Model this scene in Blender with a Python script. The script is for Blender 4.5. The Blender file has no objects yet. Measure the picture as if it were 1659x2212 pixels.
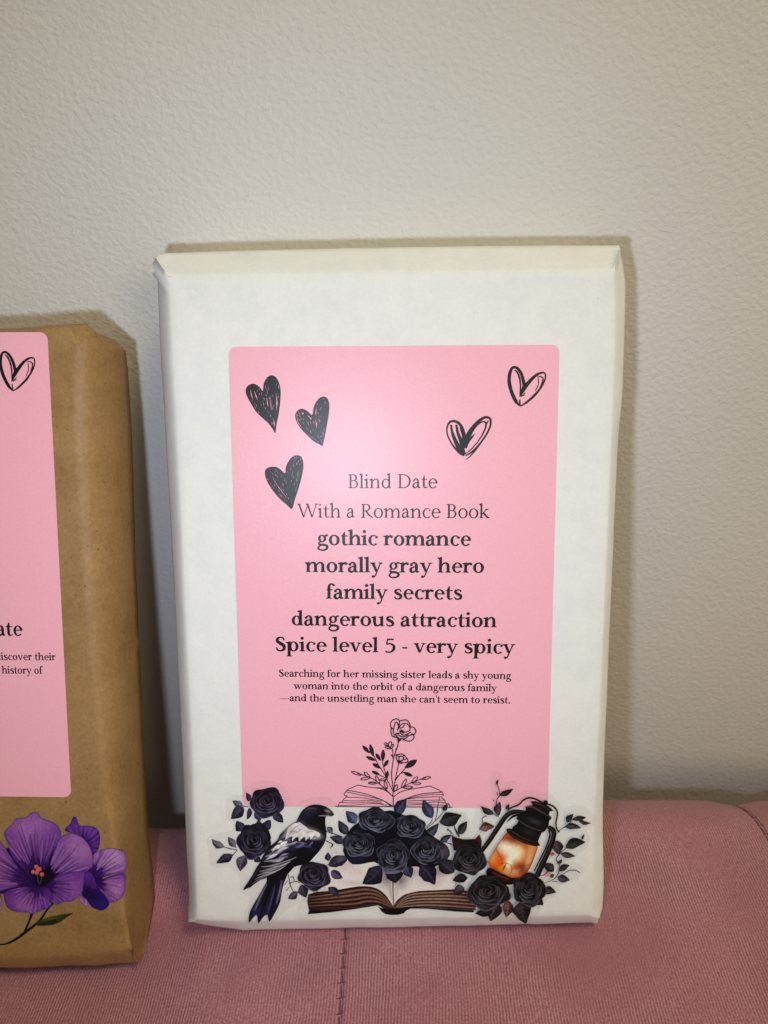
import bpy, math, random
import numpy as np
from mathutils import Matrix, Vector
from mathutils.geometry import delaunay_2d_cdt

# ------------------------------------------------------------------ measures
# everything is measured in centimetres and scaled to metres when linked
CM = 0.01
LEAN = math.radians(20.0)                    # how far the books lean back
FOC, CX, CY = 1661.0, 829.5, 1106.0          # lens, in units of the measured picture


def rodr(r):
    r = np.array(r, float); t = np.linalg.norm(r); k = r / t
    K = np.array([[0, -k[2], k[1]], [k[2], 0, -k[0]], [-k[1], k[0], 0]])
    return np.eye(3) + math.sin(t) * K + (1 - math.cos(t)) * K @ K


# poses of the two labels (the flat fronts of the two books)
R_W = rodr([0.1360676, -0.0211883, 0.0031452]); T_W = np.array([0.3195981, -2.3673021, -24.626218])
R_B = rodr([0.1220, -0.0190, -0.0020]); T_B = np.array([-15.428, -1.941, -24.646])
LAB_W, LAB_H = 10.16, 15.077

# world axes: X along the wall, Y into the wall, Z up; origin under the white book's front edge
_a = LEAN
B_AX = np.array([[1, 0, 0], [0, math.sin(_a), -math.cos(_a)], [0, math.cos(_a), math.sin(_a)]])
V_BOT = -11.898
ORI = np.array([0, V_BOT, 0])
M_CAM = B_AX @ R_W.T
CAM = B_AX @ (R_W.T @ (-T_W) - ORI)


def rays(px):
    px = np.atleast_2d(np.array(px, float))
    return np.stack([(px[:, 0] - CX) / FOC, -(px[:, 1] - CY) / FOC, -np.ones(len(px))], 1)


def on_front(px, book='w', d=0.0):
    """picture measure -> (u, v, n) cm in the book's own frame, on the plane n = d"""
    R, T = (R_W, T_W) if book == 'w' else (R_B, T_B)
    o = R.T @ (-T); dr = rays(px) @ R
    d = np.broadcast_to(np.array(d, float), (len(dr),))
    s = (d - o[2]) / dr[:, 2]
    return o + dr * s[:, None]


def on_level(px, z=0.0):
    dr = rays(px) @ M_CAM.T
    s = (z - CAM[2]) / dr[:, 2]
    return CAM + dr * s[:, None]


def on_depth(px, y):
    dr = rays(px) @ M_CAM.T
    s = (y - CAM[1]) / dr[:, 1]
    return CAM + dr * s[:, None]


def to_world(uvn, book='w'):
    uvn = np.atleast_2d(uvn)
    if book == 'w':
        return (B_AX @ (uvn - ORI).T).T
    c = (R_B @ uvn.T).T + T_B
    return CAM + c @ M_CAM.T


def lin(c):
    c = np.array(c, float) / 255.0
    return np.where(c <= 0.04045, c / 12.92, ((c + 0.055) / 1.055) ** 2.4)


# ------------------------------------------------------------------ camera, world, lamps
scene = bpy.context.scene
col = scene.collection
cam_data = bpy.data.cameras.new('camera')
cam = bpy.data.objects.new('camera', cam_data)
col.objects.link(cam)
cam_data.sensor_fit = 'VERTICAL'
cam_data.sensor_height = 24.0
cam_data.sensor_width = 18.0
cam_data.lens = 24.0 * FOC / 2212.0
cam_data.clip_start = 0.01
cam_data.clip_end = 50.0
mw = Matrix.Identity(4)
for i in range(3):
    for j in range(3):
        mw[i][j] = M_CAM[i, j]
    mw[i][3] = CAM[i] * CM
cam.matrix_world = mw
scene.camera = cam
cam_data.dof.use_dof = True
cam_data.dof.focus_distance = 0.247
cam_data.dof.aperture_fstop = 9.0

world = bpy.data.worlds.new('World')
scene.world = world
world.use_nodes = True
bg = world.node_tree.nodes['Background']
bg.inputs['Color'].default_value = (1.0, 0.93, 0.76, 1)
bg.inputs['Strength'].default_value = 0.12

scene.view_settings.view_transform = 'Standard'
scene.view_settings.look = 'None'
scene.view_settings.exposure = 0.05
scene.view_settings.gamma = 1.0
scene.view_settings.use_curve_mapping = False
scene.render.engine = 'CYCLES'
scene.cycles.max_bounces = 8
scene.cycles.transparent_max_bounces = 24


def lamp(name, pos_cm, target_cm, size_cm, watts, color, shape='DISK', size_y=None):
    d = bpy.data.lights.new(name, 'AREA')
    d.shape = shape; d.size = size_cm * CM
    if size_y: d.size_y = size_y * CM
    d.energy = watts; d.color = color
    o = bpy.data.objects.new(name, d); col.objects.link(o)
    p = Vector([c * CM for c in pos_cm]); t = Vector([c * CM for c in target_cm])
    o.location = p
    o.rotation_euler = (t - p).to_track_quat('-Z', 'Y').to_euler()
    return o


# the phone's own flash: a little left of and below the lens
flash_pos = CAM + M_CAM @ np.array([-3.3, -3.4, 0.6])
fl = bpy.data.lights.new('phone_flash', 'SPOT')
fl.energy = 1.62; fl.color = (0.76, 0.85, 1.0)
fl.shadow_soft_size = 0.7 * CM; fl.spot_size = math.radians(102); fl.spot_blend = 1.0
flo = bpy.data.objects.new('phone_flash', fl); col.objects.link(flo)
flo.location = Vector(flash_pos.tolist()) * CM
flo.rotation_euler = Vector((M_CAM @ np.array([0.08, 0.17, -1.0])).tolist()).to_track_quat('-Z', 'Y').to_euler()
# the room's warm lamps: a shaded floor lamp far off to the right, in front, and a weaker ceiling lamp
lamp('floor_lamp', (72, -115, 72), (2, 2, 5), 55, 4.8, (1.0, 0.87, 0.56))
lamp('ceiling_lamp', (50, -38, 140), (2, 2, 8), 44, 7.2, (1.0, 0.88, 0.52))


# ------------------------------------------------------------------ object helpers
def tag(o, label=None, cat=None, group=None, kind=None):
    if label: o['label'] = label
    if cat: o['category'] = cat
    if group: o['group'] = group
    if kind: o['kind'] = kind
    return o


def empty(name, loc_cm):
    o = bpy.data.objects.new(name, None); col.objects.link(o)
    o.location = [c * CM for c in loc_cm]
    o.empty_display_size = 0.02
    return o


def mesh_obj(name, verts_cm, faces, mat, parent=None, smooth=False, colors=None):
    """verts in world centimetres -> one linked mesh object, its origin at the middle of its verts"""
    V = np.asarray(verts_cm, float) * CM
    mid = (V.min(0) + V.max(0)) / 2
    me = bpy.data.meshes.new(name)
    me.from_pydata((V - mid).tolist(), [], faces)
    me.materials.append(mat)
    if colors is not None:
        ca = me.color_attributes.new('Col', 'FLOAT_COLOR', 'POINT')
        c4 = np.ones((len(V), 4)); c4[:, :3] = colors
        ca.data.foreach_set('color', c4.ravel().astype(np.float32))
    if smooth:
        me.polygons.foreach_set('use_smooth', [True] * len(me.polygons))
    me.update()
    o = bpy.data.objects.new(name, me); col.objects.link(o)
    o.location = mid
    if parent is not None:
        pm = Vector((0, 0, 0)); q = parent
        while q is not None:
            pm += q.location; q = q.parent
        o.parent = parent
        o.location = Vector(mid) - pm
    return o


# ------------------------------------------------------------------ materials
def new_mat(name):
    m = bpy.data.materials.new(name); m.use_nodes = True
    nt = m.node_tree
    return m, nt, nt.nodes['Principled BSDF']


def N(nt, kind, **kw):
    n = nt.nodes.new(kind)
    for k, v in kw.items():
        if k in n.inputs: n.inputs[k].default_value = v
        else: setattr(n, k, v)
    return n


def noise(nt, vec, scale, detail=3, rough=0.5, dist=0.0):
    n = N(nt, 'ShaderNodeTexNoise', Scale=scale, Detail=detail, Roughness=rough, Distortion=dist)
    nt.links.new(vec, n.inputs['Vector'])
    return n.outputs['Fac']


def ramp(nt, fac, stops):
    r = N(nt, 'ShaderNodeValToRGB')
    e = r.color_ramp.elements
    while len(e) < len(stops): e.new(0.5)
    for el, (p, c) in zip(e, stops):
        el.position = p; el.color = (*c, 1) if len(c) == 3 else c
    nt.links.new(fac, r.inputs['Fac'])
    return r.outputs['Color']


def math_node(nt, op, a, b=None):
    n = N(nt, 'ShaderNodeMath', operation=op)
    for i, x in enumerate((a, b)):
        if x is None: continue
        if isinstance(x, (int, float)): n.inputs[i].default_value = x
        else: nt.links.new(x, n.inputs[i])
    return n.outputs[0]


def mixc(nt, fac, a, b, mode='MIX'):
    n = N(nt, 'ShaderNodeMix', data_type='RGBA', blend_type=mode)
    for i, x in ((0, fac), (6, a), (7, b)):
        if isinstance(x, (int, float)): n.inputs[i].default_value = x
        elif isinstance(x, tuple): n.inputs[i].default_value = (*x, 1)
        else: nt.links.new(x, n.inputs[i])
    return n.outputs[2]


def bump(nt, bsdf, height, dist, strength=1.0, prev=None):
    b = N(nt, 'ShaderNodeBump', Strength=strength, Distance=dist)
    nt.links.new(height, b.inputs['Height'])
    if prev is not None: nt.links.new(prev, b.inputs['Normal'])
    nt.links.new(b.outputs['Normal'], bsdf.inputs['Normal'])
    return b.outputs['Normal']


def coords(nt):
    return N(nt, 'ShaderNodeTexCoord').outputs['Object']


# off-white orange-peel wall paint
M_wall, nt, b = new_mat('wall_paint')
co = coords(nt)
mp = N(nt, 'ShaderNodeMapping'); nt.links.new(co, mp.inputs['Vector']); mp.inputs['Scale'].default_value = (1, 1, 1.25)
mp.inputs['Rotation'].default_value = (0, 0.5, 0)
h1 = noise(nt, mp.outputs['Vector'], 480, 1.5, 0.45, 0.4)
h1r = ramp(nt, h1, [(0.32, (0, 0, 0)), (0.72, (1, 1, 1))])
h2 = noise(nt, mp.outputs['Vector'], 1000, 2, 0.5, 0.3)
h3 = noise(nt, mp.outputs['Vector'], 120, 2)
hs = math_node(nt, 'ADD', math_node(nt, 'ADD', math_node(nt, 'MULTIPLY', h1r, 1.0), math_node(nt, 'MULTIPLY', h2, 0.45)), math_node(nt, 'MULTIPLY', h3, 1.2))
bump(nt, b, hs, 0.000145, 1.0)
tone = noise(nt, co, 7, 2)
nt.links.new(ramp(nt, tone, [(0.3, (0.64, 0.62, 0.60)), (0.7, (0.675, 0.65, 0.635))]), b.inputs['Base Color'])
b.inputs['Roughness'].default_value = 0.62
b.inputs['Specular IOR Level'].default_value = 0.3


def paper_mat(name, c0, c1, fibre, rough, bump_d, specks=None, mott=70):
    m, nt, b = new_mat(name)
    co = coords(nt)
    n1 = noise(nt, co, mott, 4, 0.65)
    n2 = noise(nt, co, 900, 3, 0.6)
    c = ramp(nt, n1, [(0.30, c0), (0.60, c1)])
    c = mixc(nt, fibre, c, ramp(nt, n2, [(0.35, tuple(x * 0.72 for x in c0)), (0.65, tuple(min(1, x * 1.18) for x in c1))]))
    if specks:
        v = N(nt, 'ShaderNodeTexNoise', Scale=specks[1], Detail=1.0); nt.links.new(co, v.inputs['Vector'])
        f = ramp(nt, v.outputs['Fac'], [(specks[2], (0, 0, 0)), (specks[2] + 0.03, (1, 1, 1))])
        c = mixc(nt, f, c, specks[0])
    nt.links.new(c, b.inputs['Base Color'])
    b.inputs['Roughness'].default_value = rough
    b.inputs['Specular IOR Level'].default_value = 0.35
    w = noise(nt, co, 28, 3, 0.55)
    hsum = math_node(nt, 'ADD', math_node(nt, 'MULTIPLY', w, 6.0), math_node(nt, 'MULTIPLY', n2, 0.25))
    bump(nt, b, hsum, bump_d, 1.0)
    return m


M_white = paper_mat('white_wrapping_paper', (0.735, 0.745, 0.765), (0.785, 0.788, 0.795), 0.08, 0.6, 0.00012,
                    ((0.66, 0.68, 0.70), 800, 0.77), mott=150)
M_kraft = paper_mat('kraft_wrapping_paper', (0.25, 0.140, 0.052), (0.34, 0.20, 0.083), 0.28, 0.55, 0.00016,
                    ((0.15, 0.08, 0.03), 800, 0.735))

M_label, nt, b = new_mat('pink_label_paper')
co = coords(nt)
n2 = noise(nt, co, 1500, 2)
nt.links.new(ramp(nt, n2, [(0.3, (0.87, 0.415, 0.53)), (0.7, (0.91, 0.45, 0.57))]), b.inputs['Base Color'])
b.inputs['Roughness'].default_value = 0.375
b.inputs['Specular IOR Level'].default_value = 0.46
bump(nt, b, noise(nt, co, 1100, 3, 0.6), 0.000035, 1.0)


def ink_mat(name, rough, spec):
    m, nt, b = new_mat(name)
    a = N(nt, 'ShaderNodeAttribute', attribute_name='Col')
    nt.links.new(a.outputs['Color'], b.inputs['Base Color'])
    b.inputs['Roughness'].default_value = rough
    b.inputs['Specular IOR Level'].default_value = spec
    return m


M_ink = ink_mat('printed_ink', 0.36, 0.30)
M_print = ink_mat('sticker_print', 0.45, 0.22)

M_film, nt, b = new_mat('clear_sticker_film')
b.inputs['Base Color'].default_value = (0.55, 0.53, 0.53, 1)
b.inputs['Roughness'].default_value = 0.34
tr = N(nt, 'ShaderNodeBsdfTransparent')
mx = N(nt, 'ShaderNodeMixShader'); mx.inputs[0].default_value = 0.05
nt.links.new(tr.outputs[0], mx.inputs[1]); nt.links.new(b.outputs[0], mx.inputs[2])
nt.links.new(mx.outputs[0], nt.nodes['Material Output'].inputs['Surface'])

# dusty-pink ribbed velvet
M_velvet, nt, b = new_mat('ribbed_pink_velvet')
co = coords(nt)
sep = N(nt, 'ShaderNodeSeparateXYZ'); nt.links.new(co, sep.inputs[0])
wob = noise(nt, co, 55, 2)
xx = math_node(nt, 'ADD', sep.outputs[0], math_node(nt, 'MULTIPLY', wob, 0.0016))
ribs = math_node(nt, 'SINE', math_node(nt, 'MULTIPLY', xx, 2 * math.pi / 0.00100))
weft = math_node(nt, 'SINE', math_node(nt, 'MULTIPLY', sep.outputs[1], 2 * math.pi / 0.00125))
fz = noise(nt, co, 1500, 3, 0.65)
patch = noise(nt, co, 26, 3, 0.6)
vis = ramp(nt, patch, [(0.36, (0.25, 0.25, 0.25)), (0.62, (1, 1, 1))])
rib = math_node(nt, 'MULTIPLY', math_node(nt, 'ADD', math_node(nt, 'MULTIPLY', ribs, 0.46), math_node(nt, 'MULTIPLY', weft, 0.05)), vis)
mixed = math_node(nt, 'ADD', math_node(nt, 'ADD', math_node(nt, 'MULTIPLY', rib, 0.5), 0.0), math_node(nt, 'MULTIPLY', fz, 1.0))
cvel = ramp(nt, mixed, [(0.25, (0.25, 0.092, 0.128)), (0.5, (0.415, 0.175, 0.225)), (0.78, (0.58, 0.305, 0.36))])
nap = noise(nt, co, 14, 4, 0.6, 0.8)
cvel = mixc(nt, ramp(nt, nap, [(0.38, (0, 0, 0)), (0.66, (0.55, 0.55, 0.55))]), cvel, (0.29, 0.10, 0.135))
nt.links.new(cvel, b.inputs['Base Color'])
b.inputs['Roughness'].default_value = 0.85
b.inputs['Specular IOR Level'].default_value = 0.15
b.inputs['Sheen Weight'].default_value = 0.35
b.inputs['Sheen Roughness'].default_value = 0.45
b.inputs['Sheen Tint'].default_value = (0.95, 0.70, 0.72, 1)
bump(nt, b, mixed, 0.00028, 1.0)

M_thread, nt, b = new_mat('dark_rose_thread')
b.inputs['Base Color'].default_value = (0.15, 0.042, 0.058, 1)
b.inputs['Roughness'].default_value = 0.8

M_film2 = M_film.copy(); M_film2.name = 'thin_clear_film'
for n_ in M_film2.node_tree.nodes:
    if n_.type == 'MIX_SHADER': n_.inputs[0].default_value = 0.02

# ------------------------------------------------------------------ curves and noise helpers
def cat_open(pts, n=8):
    P = np.array(pts, float)
    if len(P) < 3:
        t = np.linspace(0, 1, n + 1)[:, None]
        return P[0] * (1 - t) + P[-1] * t
    Q = np.vstack([2 * P[0] - P[1], P, 2 * P[-1] - P[-2]])
    out = []
    for i in range(1, len(Q) - 2):
        p0, p1, p2, p3 = Q[i - 1], Q[i], Q[i + 1], Q[i + 2]
        for k in range(n):
            t = k / n
            out.append(0.5 * ((2 * p1) + (p2 - p0) * t + (2 * p0 - 5 * p1 + 4 * p2 - p3) * t * t + (3 * p1 - p0 - 3 * p2 + p3) * t ** 3))
    out.append(P[-1])
    return np.array(out)


def cat_closed(pts, n=4):
    P = np.array(pts, float); m = len(P); out = []
    for i in range(m):
        p0, p1, p2, p3 = P[i - 1], P[i], P[(i + 1) % m], P[(i + 2) % m]
        for k in range(n):
            t = k / n
            out.append(0.5 * ((2 * p1) + (p2 - p0) * t + (2 * p0 - 5 * p1 + 4 * p2 - p3) * t * t + (3 * p1 - p0 - 3 * p2 + p3) * t ** 3))
    return np.array(out)


def resample(pts, n, smooth=True):
    P = cat_open(pts, 10) if smooth and len(pts) > 2 else np.array(pts, float)
    d = np.concatenate([[0], np.cumsum(np.linalg.norm(np.diff(P, axis=0), axis=1))])
    t = np.linspace(0, d[-1], n)
    return np.stack([np.interp(t, d, P[:, k]) for k in range(P.shape[1])], 1)


def coons(top, bot, left, right):
    """top/bot: nx points left to right, left/right: ny points top to bottom"""
    nx, ny = len(top), len(left)
    u = np.linspace(0, 1, nx)[None, :, None]; v = np.linspace(0, 1, ny)[:, None, None]
    S = (1 - v) * top[None] + v * bot[None] + (1 - u) * left[:, None] + u * right[:, None]
    S = S - ((1 - u) * (1 - v) * top[0] + u * (1 - v) * top[-1] + (1 - u) * v * bot[0] + u * v * bot[-1])
    return S


_rs = np.random.RandomState(5)
_lat = _rs.rand(64, 64, 8)


def vnoise(x, y, ch=0):
    xi = np.floor(x).astype(int); yi = np.floor(y).astype(int)
    fx = x - xi; fy = y - yi
    fx = fx * fx * (3 - 2 * fx); fy = fy * fy * (3 - 2 * fy)
    L = _lat[:, :, ch]
    g = lambda i, j: L[i % 64, j % 64]
    return ((g(xi, yi) * (1 - fx) + g(xi + 1, yi) * fx) * (1 - fy) + (g(xi, yi + 1) * (1 - fx) + g(xi + 1, yi + 1) * fx) * fy) - 0.5


def fbm(x, y, ch=0, o=3):
    s = 0; a = 1.0
    for k in range(o):
        s = s + a * vnoise(x * 2 ** k + 7.3 * k, y * 2 ** k + 3.1 * k, (ch + k) % 8); a *= 0.5
    return s


# ------------------------------------------------------------------ the wall
THICK_W = 3.6
top_back = to_world([[0, 10.6, -THICK_W]])[0]
WALL_Y = top_back[1] + 0.12
xs = np.linspace(-90, 90, 61); zs = np.linspace(-45, 110, 53)
V = []; F = []
for j, z in enumerate(zs):
    for i, x in enumerate(xs):
        V.append((x, WALL_Y + 0.05 * vnoise(np.array(x / 13.0), np.array(z / 11.0)), z))
for j in range(len(zs) - 1):
    for i in range(len(xs) - 1):
        a = j * len(xs) + i
        F.append((a, a + 1, a + len(xs) + 1, a + len(xs)))
wall = mesh_obj('wall', V, F, M_wall, smooth=True)
tag(wall, 'off white orange peel textured wall behind the two wrapped books', 'wall', kind='structure')

# ------------------------------------------------------------------ the upholstered seat
seamA = on_level([[740, 2050]], -0.05)[0][0]
seamB = on_level([[1640, 1752]], -0.3)[0][0]
PAN = seamB - seamA
SEAMS = [seamA - 2 * PAN, seamA - PAN, seamA, seamB, seamB + PAN]
BACK_Y = 8.2
R_EDGE = 4.0


def seat_h(x, y):
    x = np.asarray(x, float); y = np.asarray(y, float)
    h = np.interp(x, [-40, -14, -10.5, -8.8, -7.8, -6.6, -5, 0, 7, 16, 40], [-2.5, -2.15, -1.85, -1.62, -1.35, -0.95, -0.74, -0.62, -0.50, -0.52, -0.8])
    tb = np.clip((y - 0.8) / 2.0, 0, 1); tb = tb * tb * (3 - 2 * tb)
    h = h * (1 - tb) + np.interp(x, [-40, -16, -9, -5, 0, 16, 40], [-1.4, -1.15, -1.0, -0.85, -0.62, -0.52, -0.8]) * tb
    h = h + 0.06 * fbm(x / 3.1, y / 3.3, 2) * np.clip((y - 4.0) / 2.0, 0, 1)
    # the soft seat gives way under the two books
    bx = lambda a, b, w: 1 / (1 + np.exp(-(x - a) / w)) * 1 / (1 + np.exp((x - b) / w))
    by = lambda a, b, w: 1 / (1 + np.exp(-(y - a) / w)) * 1 / (1 + np.exp((y - b) / w))
    h = h - 1.1 * bx(-6.2, 6.2, 0.12) * by(0.95, 2.5, 0.14) - 1.3 * bx(-23.5, -9.6, 0.12) * by(0.1, 2.1, 0.12)
    groove = 0.0
    for s in SEAMS:
        groove = groove + 0.10 * np.exp(-((x - s) / 0.10) ** 2) + 0.14 * np.exp(-((x - s) / 0.9) ** 2) * np.clip((y - 2.5) / 3.0, 0.0, 1)
    return h - groove


def seat_back(x):
    x = np.asarray(x, float)
    t = np.clip((-1.0 - x) / 7.0, 0, 1)
    g = BACK_Y - 1.25 * t
    for s in SEAMS:
        g = g - 0.22 * np.exp(-((x - s) / 0.8) ** 2)
    return g


xs = [-34.0]
while xs[-1] < 36:
    dmin = min(abs(xs[-1] - s) for s in SEAMS)
    xs.append(xs[-1] + (0.035 if dmin < 0.35 else 0.09 if dmin < 1.2 else 0.3))
xs = np.array(xs)
rows = []                       # (y offset from back edge, drop) along the profile, back underside -> front
for a in np.linspace(0, math.pi / 2, 40):
    rows.append(('edge', a))
for y in np.linspace(0, 1, 130)[1:]:
    rows.append(('top', y))
V = []; nx = len(xs)
yb = seat_back(xs)
V += [(x, y, -16.0) for x, y in zip(xs, yb)]
V += [(x, y, -8.0) for x, y in zip(xs, yb + 0.1)]
for kind, a in rows:
    if kind == 'edge':
        y = yb - R_EDGE * (1 - math.cos(a)); drop = R_EDGE * (1 - math.sin(a))
        h = seat_h(xs, yb - R_EDGE)
        z = h - drop
    else:
        y0 = yb - R_EDGE
        y = y0 + (-20.0 - y0) * a
        z = seat_h(xs, y)
        f = np.clip((-14 - y) / 6.0, 0, 1); z = z - 2.2 * f * f
    V += list(zip(xs, y, z))
V += [(x, -20.8, -6.0) for x in xs]; V += [(x, -20.8, -16.0) for x in xs]
nr = len(V) // nx; F = []
for j in range(nr - 1):
    for i in range(nx - 1):
        a = j * nx + i
        F.append((a, a + 1, a + nx + 1, a + nx)[::-1])
F.append(tuple((nr - 1) * nx + i for i in range(nx)) + tuple(i for i in range(nx - 1, -1, -1)))
F.append(tuple(j * nx for j in range(nr))); F.append(tuple(j * nx + nx - 1 for j in range(nr - 1, -1, -1)))
seat = empty('upholstered_seat', (0, -4, -16))
tag(seat, 'dusty pink ribbed velvet seat with stitched seams under the two wrapped books', 'seat')
mesh_obj('seat_cover', V, F, M_velvet, seat, smooth=True)


def tube(pts, r, seg=6):
    P = np.array(pts, float); V = []; F = []
    r = np.broadcast_to(np.array(r, float), (len(P),))
    T = np.gradient(P, axis=0); T /= np.linalg.norm(T, axis=1)[:, None] + 1e-9
    up = np.array([0, 0, 1.0])
    for k, (p, t) in enumerate(zip(P, T)):
        a = np.cross(t, up); la = np.linalg.norm(a)
        a = a / la if la > 1e-3 else np.array([1.0, 0, 0])
        bb = np.cross(a, t)
        for s in range(seg):
            w = 2 * math.pi * s / seg
            V.append(p + r[k] * (math.cos(w) * a + math.sin(w) * bb))
    for k in range(len(P) - 1):
        for s in range(seg):
            F.append((k * seg + s, k * seg + (s + 1) % seg, (k + 1) * seg + (s + 1) % seg, (k + 1) * seg + s))
    F.append(tuple(range(seg))[::-1]); F.append(tuple((len(P) - 1) * seg + s for s in range(seg)))
    return V, F


def surf(x, y):
    """a point of the seat's skin"""
    b = float(seat_back(x)) - R_EDGE
    if y <= b: return np.array([x, y, float(seat_h(x, y))])
    c = min(1.0, (y - b) / R_EDGE)
    return np.array([x, y, float(seat_h(x, b)) - R_EDGE * (1 - math.sqrt(max(0, 1 - c * c)))])


rnd = random.Random(3)
for s in (seamA, seamB):
    V = []; F = []
    y = -12.0
    while y < float(seat_back(s)) - 0.25:                    # short stitches sunk in the seam groove
        pts = []
        for k in range(7):
            yy = y + 0.46 * k / 6
            p = surf(s + 0.012 * math.sin(k), min(yy, float(seat_back(s)) - 0.05)); p[2] += 0.035 - 0.055 * (abs(k - 3) / 3.0) ** 2
            pts.append(p)
        v, f = tube(pts, 0.019); F += [tuple(i + len(V) for i in q) for q in f]; V += list(v)
        # the little cross loop where the needle went through
        w = rnd.uniform(0.10, 0.16)
        pts = [surf(s - 0.12, y - 0.02) + [0, 0, 0.005], surf(s - 0.05, y) + [0, 0, 0.03], surf(s + 0.05, y + 0.02) + [0, 0, 0.03], surf(s + w, y + 0.05) + [0, 0, 0.0]]
        v, f = tube(pts, 0.014, 5); F += [tuple(i + len(V) for i in q) for q in f]; V += list(v)
        y += 0.50 + rnd.uniform(-0.02, 0.02)
    mesh_obj('seam_stitching', V, F, M_thread, seat, smooth=True)


# ------------------------------------------------------------------ the wrapped books
def build_paper(name, book, sil, crease, bev, thick, mat, parent, nx=72, ny=104, amp=0.02, power=1.0, seed=0, round_=(), inset=((0.25, 0.03), (0.6, 0.06), (0.94, 0.05), (1.0, 0.12))):
    """sil / crease: dicts of four outlines in (u, v); bev: depth of each rounded edge; a rounded block with a folded front"""
    nb = 9
    tt = np.linspace(0, 1, nb)
    inner = coons(*(resample(crease[k], n, crease.get('smooth', True)) for k, n in (('top', nx), ('bottom', nx), ('left', ny), ('right', ny))))
    TX, TY = nx + 2 * (nb - 1), ny + 2 * (nb - 1)
    G = np.zeros((TY, TX, 3))
    i0 = nb - 1
    G[i0:i0 + ny, i0:i0 + nx, :2] = inner
    so = {k: resample(sil[k], nx if k in ('top', 'bottom') else ny, sil.get('smooth', True)) for k in ('top', 'bottom', 'left', 'right')}
    def depth(t, p, k):
        return 1 - math.cos(t * math.pi / 2) if k in round_ else t ** p
    def across(t, k):
        return math.sin(t * math.pi / 2) if k in round_ else t
    sraw = {k: np.asarray(sil[k], float) for k in sil}
    def bev_along(k, n):
        b_ = np.asarray(bev[k], float)
        if b_.ndim == 0: return np.full(n, float(b_))
        d_ = np.concatenate([[0], np.cumsum(np.linalg.norm(np.diff(sraw[k], axis=0), axis=1))])
        return np.interp(np.linspace(0, d_[-1], n), d_, b_)
    BV = {k: bev_along(k, nx if k in ('top', 'bottom') else ny) for k in ('top', 'bottom', 'left', 'right')}
    for k in range(1, nb):
        t = tt[k]
        G[i0 - k, i0:i0 + nx, :2] = inner[0] * (1 - t) + so['top'] * t;  G[i0 - k, i0:i0 + nx, 2] = -BV['top'] * depth(t, power['top'], 'top')
        G[i0 + ny - 1 + k, i0:i0 + nx, :2] = inner[-1] * (1 - t) + so['bottom'] * t; G[i0 + ny - 1 + k, i0:i0 + nx, 2] = -BV['bottom'] * depth(t, power['bottom'], 'bottom')
        G[i0:i0 + ny, i0 - k, :2] = inner[:, 0] * (1 - across(t, 'left')) + so['left'] * across(t, 'left'); G[i0:i0 + ny, i0 - k, 2] = -BV['left'] * depth(t, power['left'], 'left')
        G[i0:i0 + ny, i0 + nx - 1 + k, :2] = inner[:, -1] * (1 - across(t, 'right')) + so['right'] * across(t, 'right'); G[i0:i0 + ny, i0 + nx - 1 + k, 2] = -BV['right'] * depth(t, power['right'], 'right')
    cn = {('top', 'left'): (so['top'][0], so['left'][0]), ('top', 'right'): (so['top'][-1], so['right'][0]),
          ('bottom', 'left'): (so['bottom'][0], so['left'][-1]), ('bottom', 'right'): (so['bottom'][-1], so['right'][-1])}
    for (va, ha), (pv, ph) in cn.items():
        ci = inner[0 if va == 'top' else -1, 0 if ha == 'left' else -1]
        for a in range(1, nb):
            for c in range(1, nb):
                ta, tc = tt[a], tt[c]
                r = i0 - a if va == 'top' else i0 + ny - 1 + a
                q = i0 - c if ha == 'left' else i0 + nx - 1 + c
                cc = (pv + ph) / 2
                tc0 = tc; tc = across(tc, ha)
                p = ci * (1 - ta) * (1 - tc) + pv * ta * (1 - tc) + ph * tc * (1 - ta) + cc * ta * tc
                G[r, q, :2] = p
                G[r, q, 2] = -max(BV[va][0 if ha == 'left' else -1] * depth(ta, power[va], va), BV[ha][0 if va == 'top' else -1] * depth(tc0, power[ha], ha))
    x, y = G[:, :, 0], G[:, :, 1]
    edge = np.zeros((TY, TX))
    ii = np.abs(np.linspace(-1, 1, TX))[None, :]; jj = np.abs(np.linspace(-1, 1, TY))[:, None]
    edge = np.clip(np.maximum(ii, jj) * 4 - 3.0, 0.0, 1)
    G[:, :, 2] += amp * edge * fbm(x / 1.3 + 17 * seed, y / 1.9, seed) - 0.004
    G[:, :, 2] += 0.6 * amp * edge * fbm(x / 0.5 + 3 * seed, y / 3.5, seed + 2)
    V = G.reshape(-1, 3).tolist(); F = []
    for j in range(TY - 1):
        for i in range(TX - 1):
            a = j * TX + i
            F.append((a, a + TX, a + TX + 1, a + 1))
    loop = [j * TX for j in range(TY)] + [(TY - 1) * TX + i for i in range(1, TX)] + [j * TX + TX - 1 for j in range(TY - 2, -1, -1)] + [i for i in range(TX - 2, 0, -1)]
    c0 = np.array([G[:, :, 0].mean(), G[:, :, 1].mean()])
    prev = loop
    for k, (fr, ins) in enumerate(inset):
        cur = []
        for idx in loop:
            p = np.array(V[idx]); d = c0 - p[:2]; d = np.sign(d) * ins
            cur.append(len(V)); V.append([p[0] + d[0], p[1] + d[1], p[2] + (-thick - p[2]) * fr])
        n = len(loop)
        for i in range(n):
            F.append((prev[i], prev[(i + 1) % n], cur[(i + 1) % n], cur[i])[::-1])
        prev = cur
    F.append(tuple(prev))
    o = mesh_obj(name, to_world(np.array(V), book), F, mat, parent, smooth=True)
    return o


def uv2(px, book, d):
    return on_front(px, book, d)[:, :2]


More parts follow.
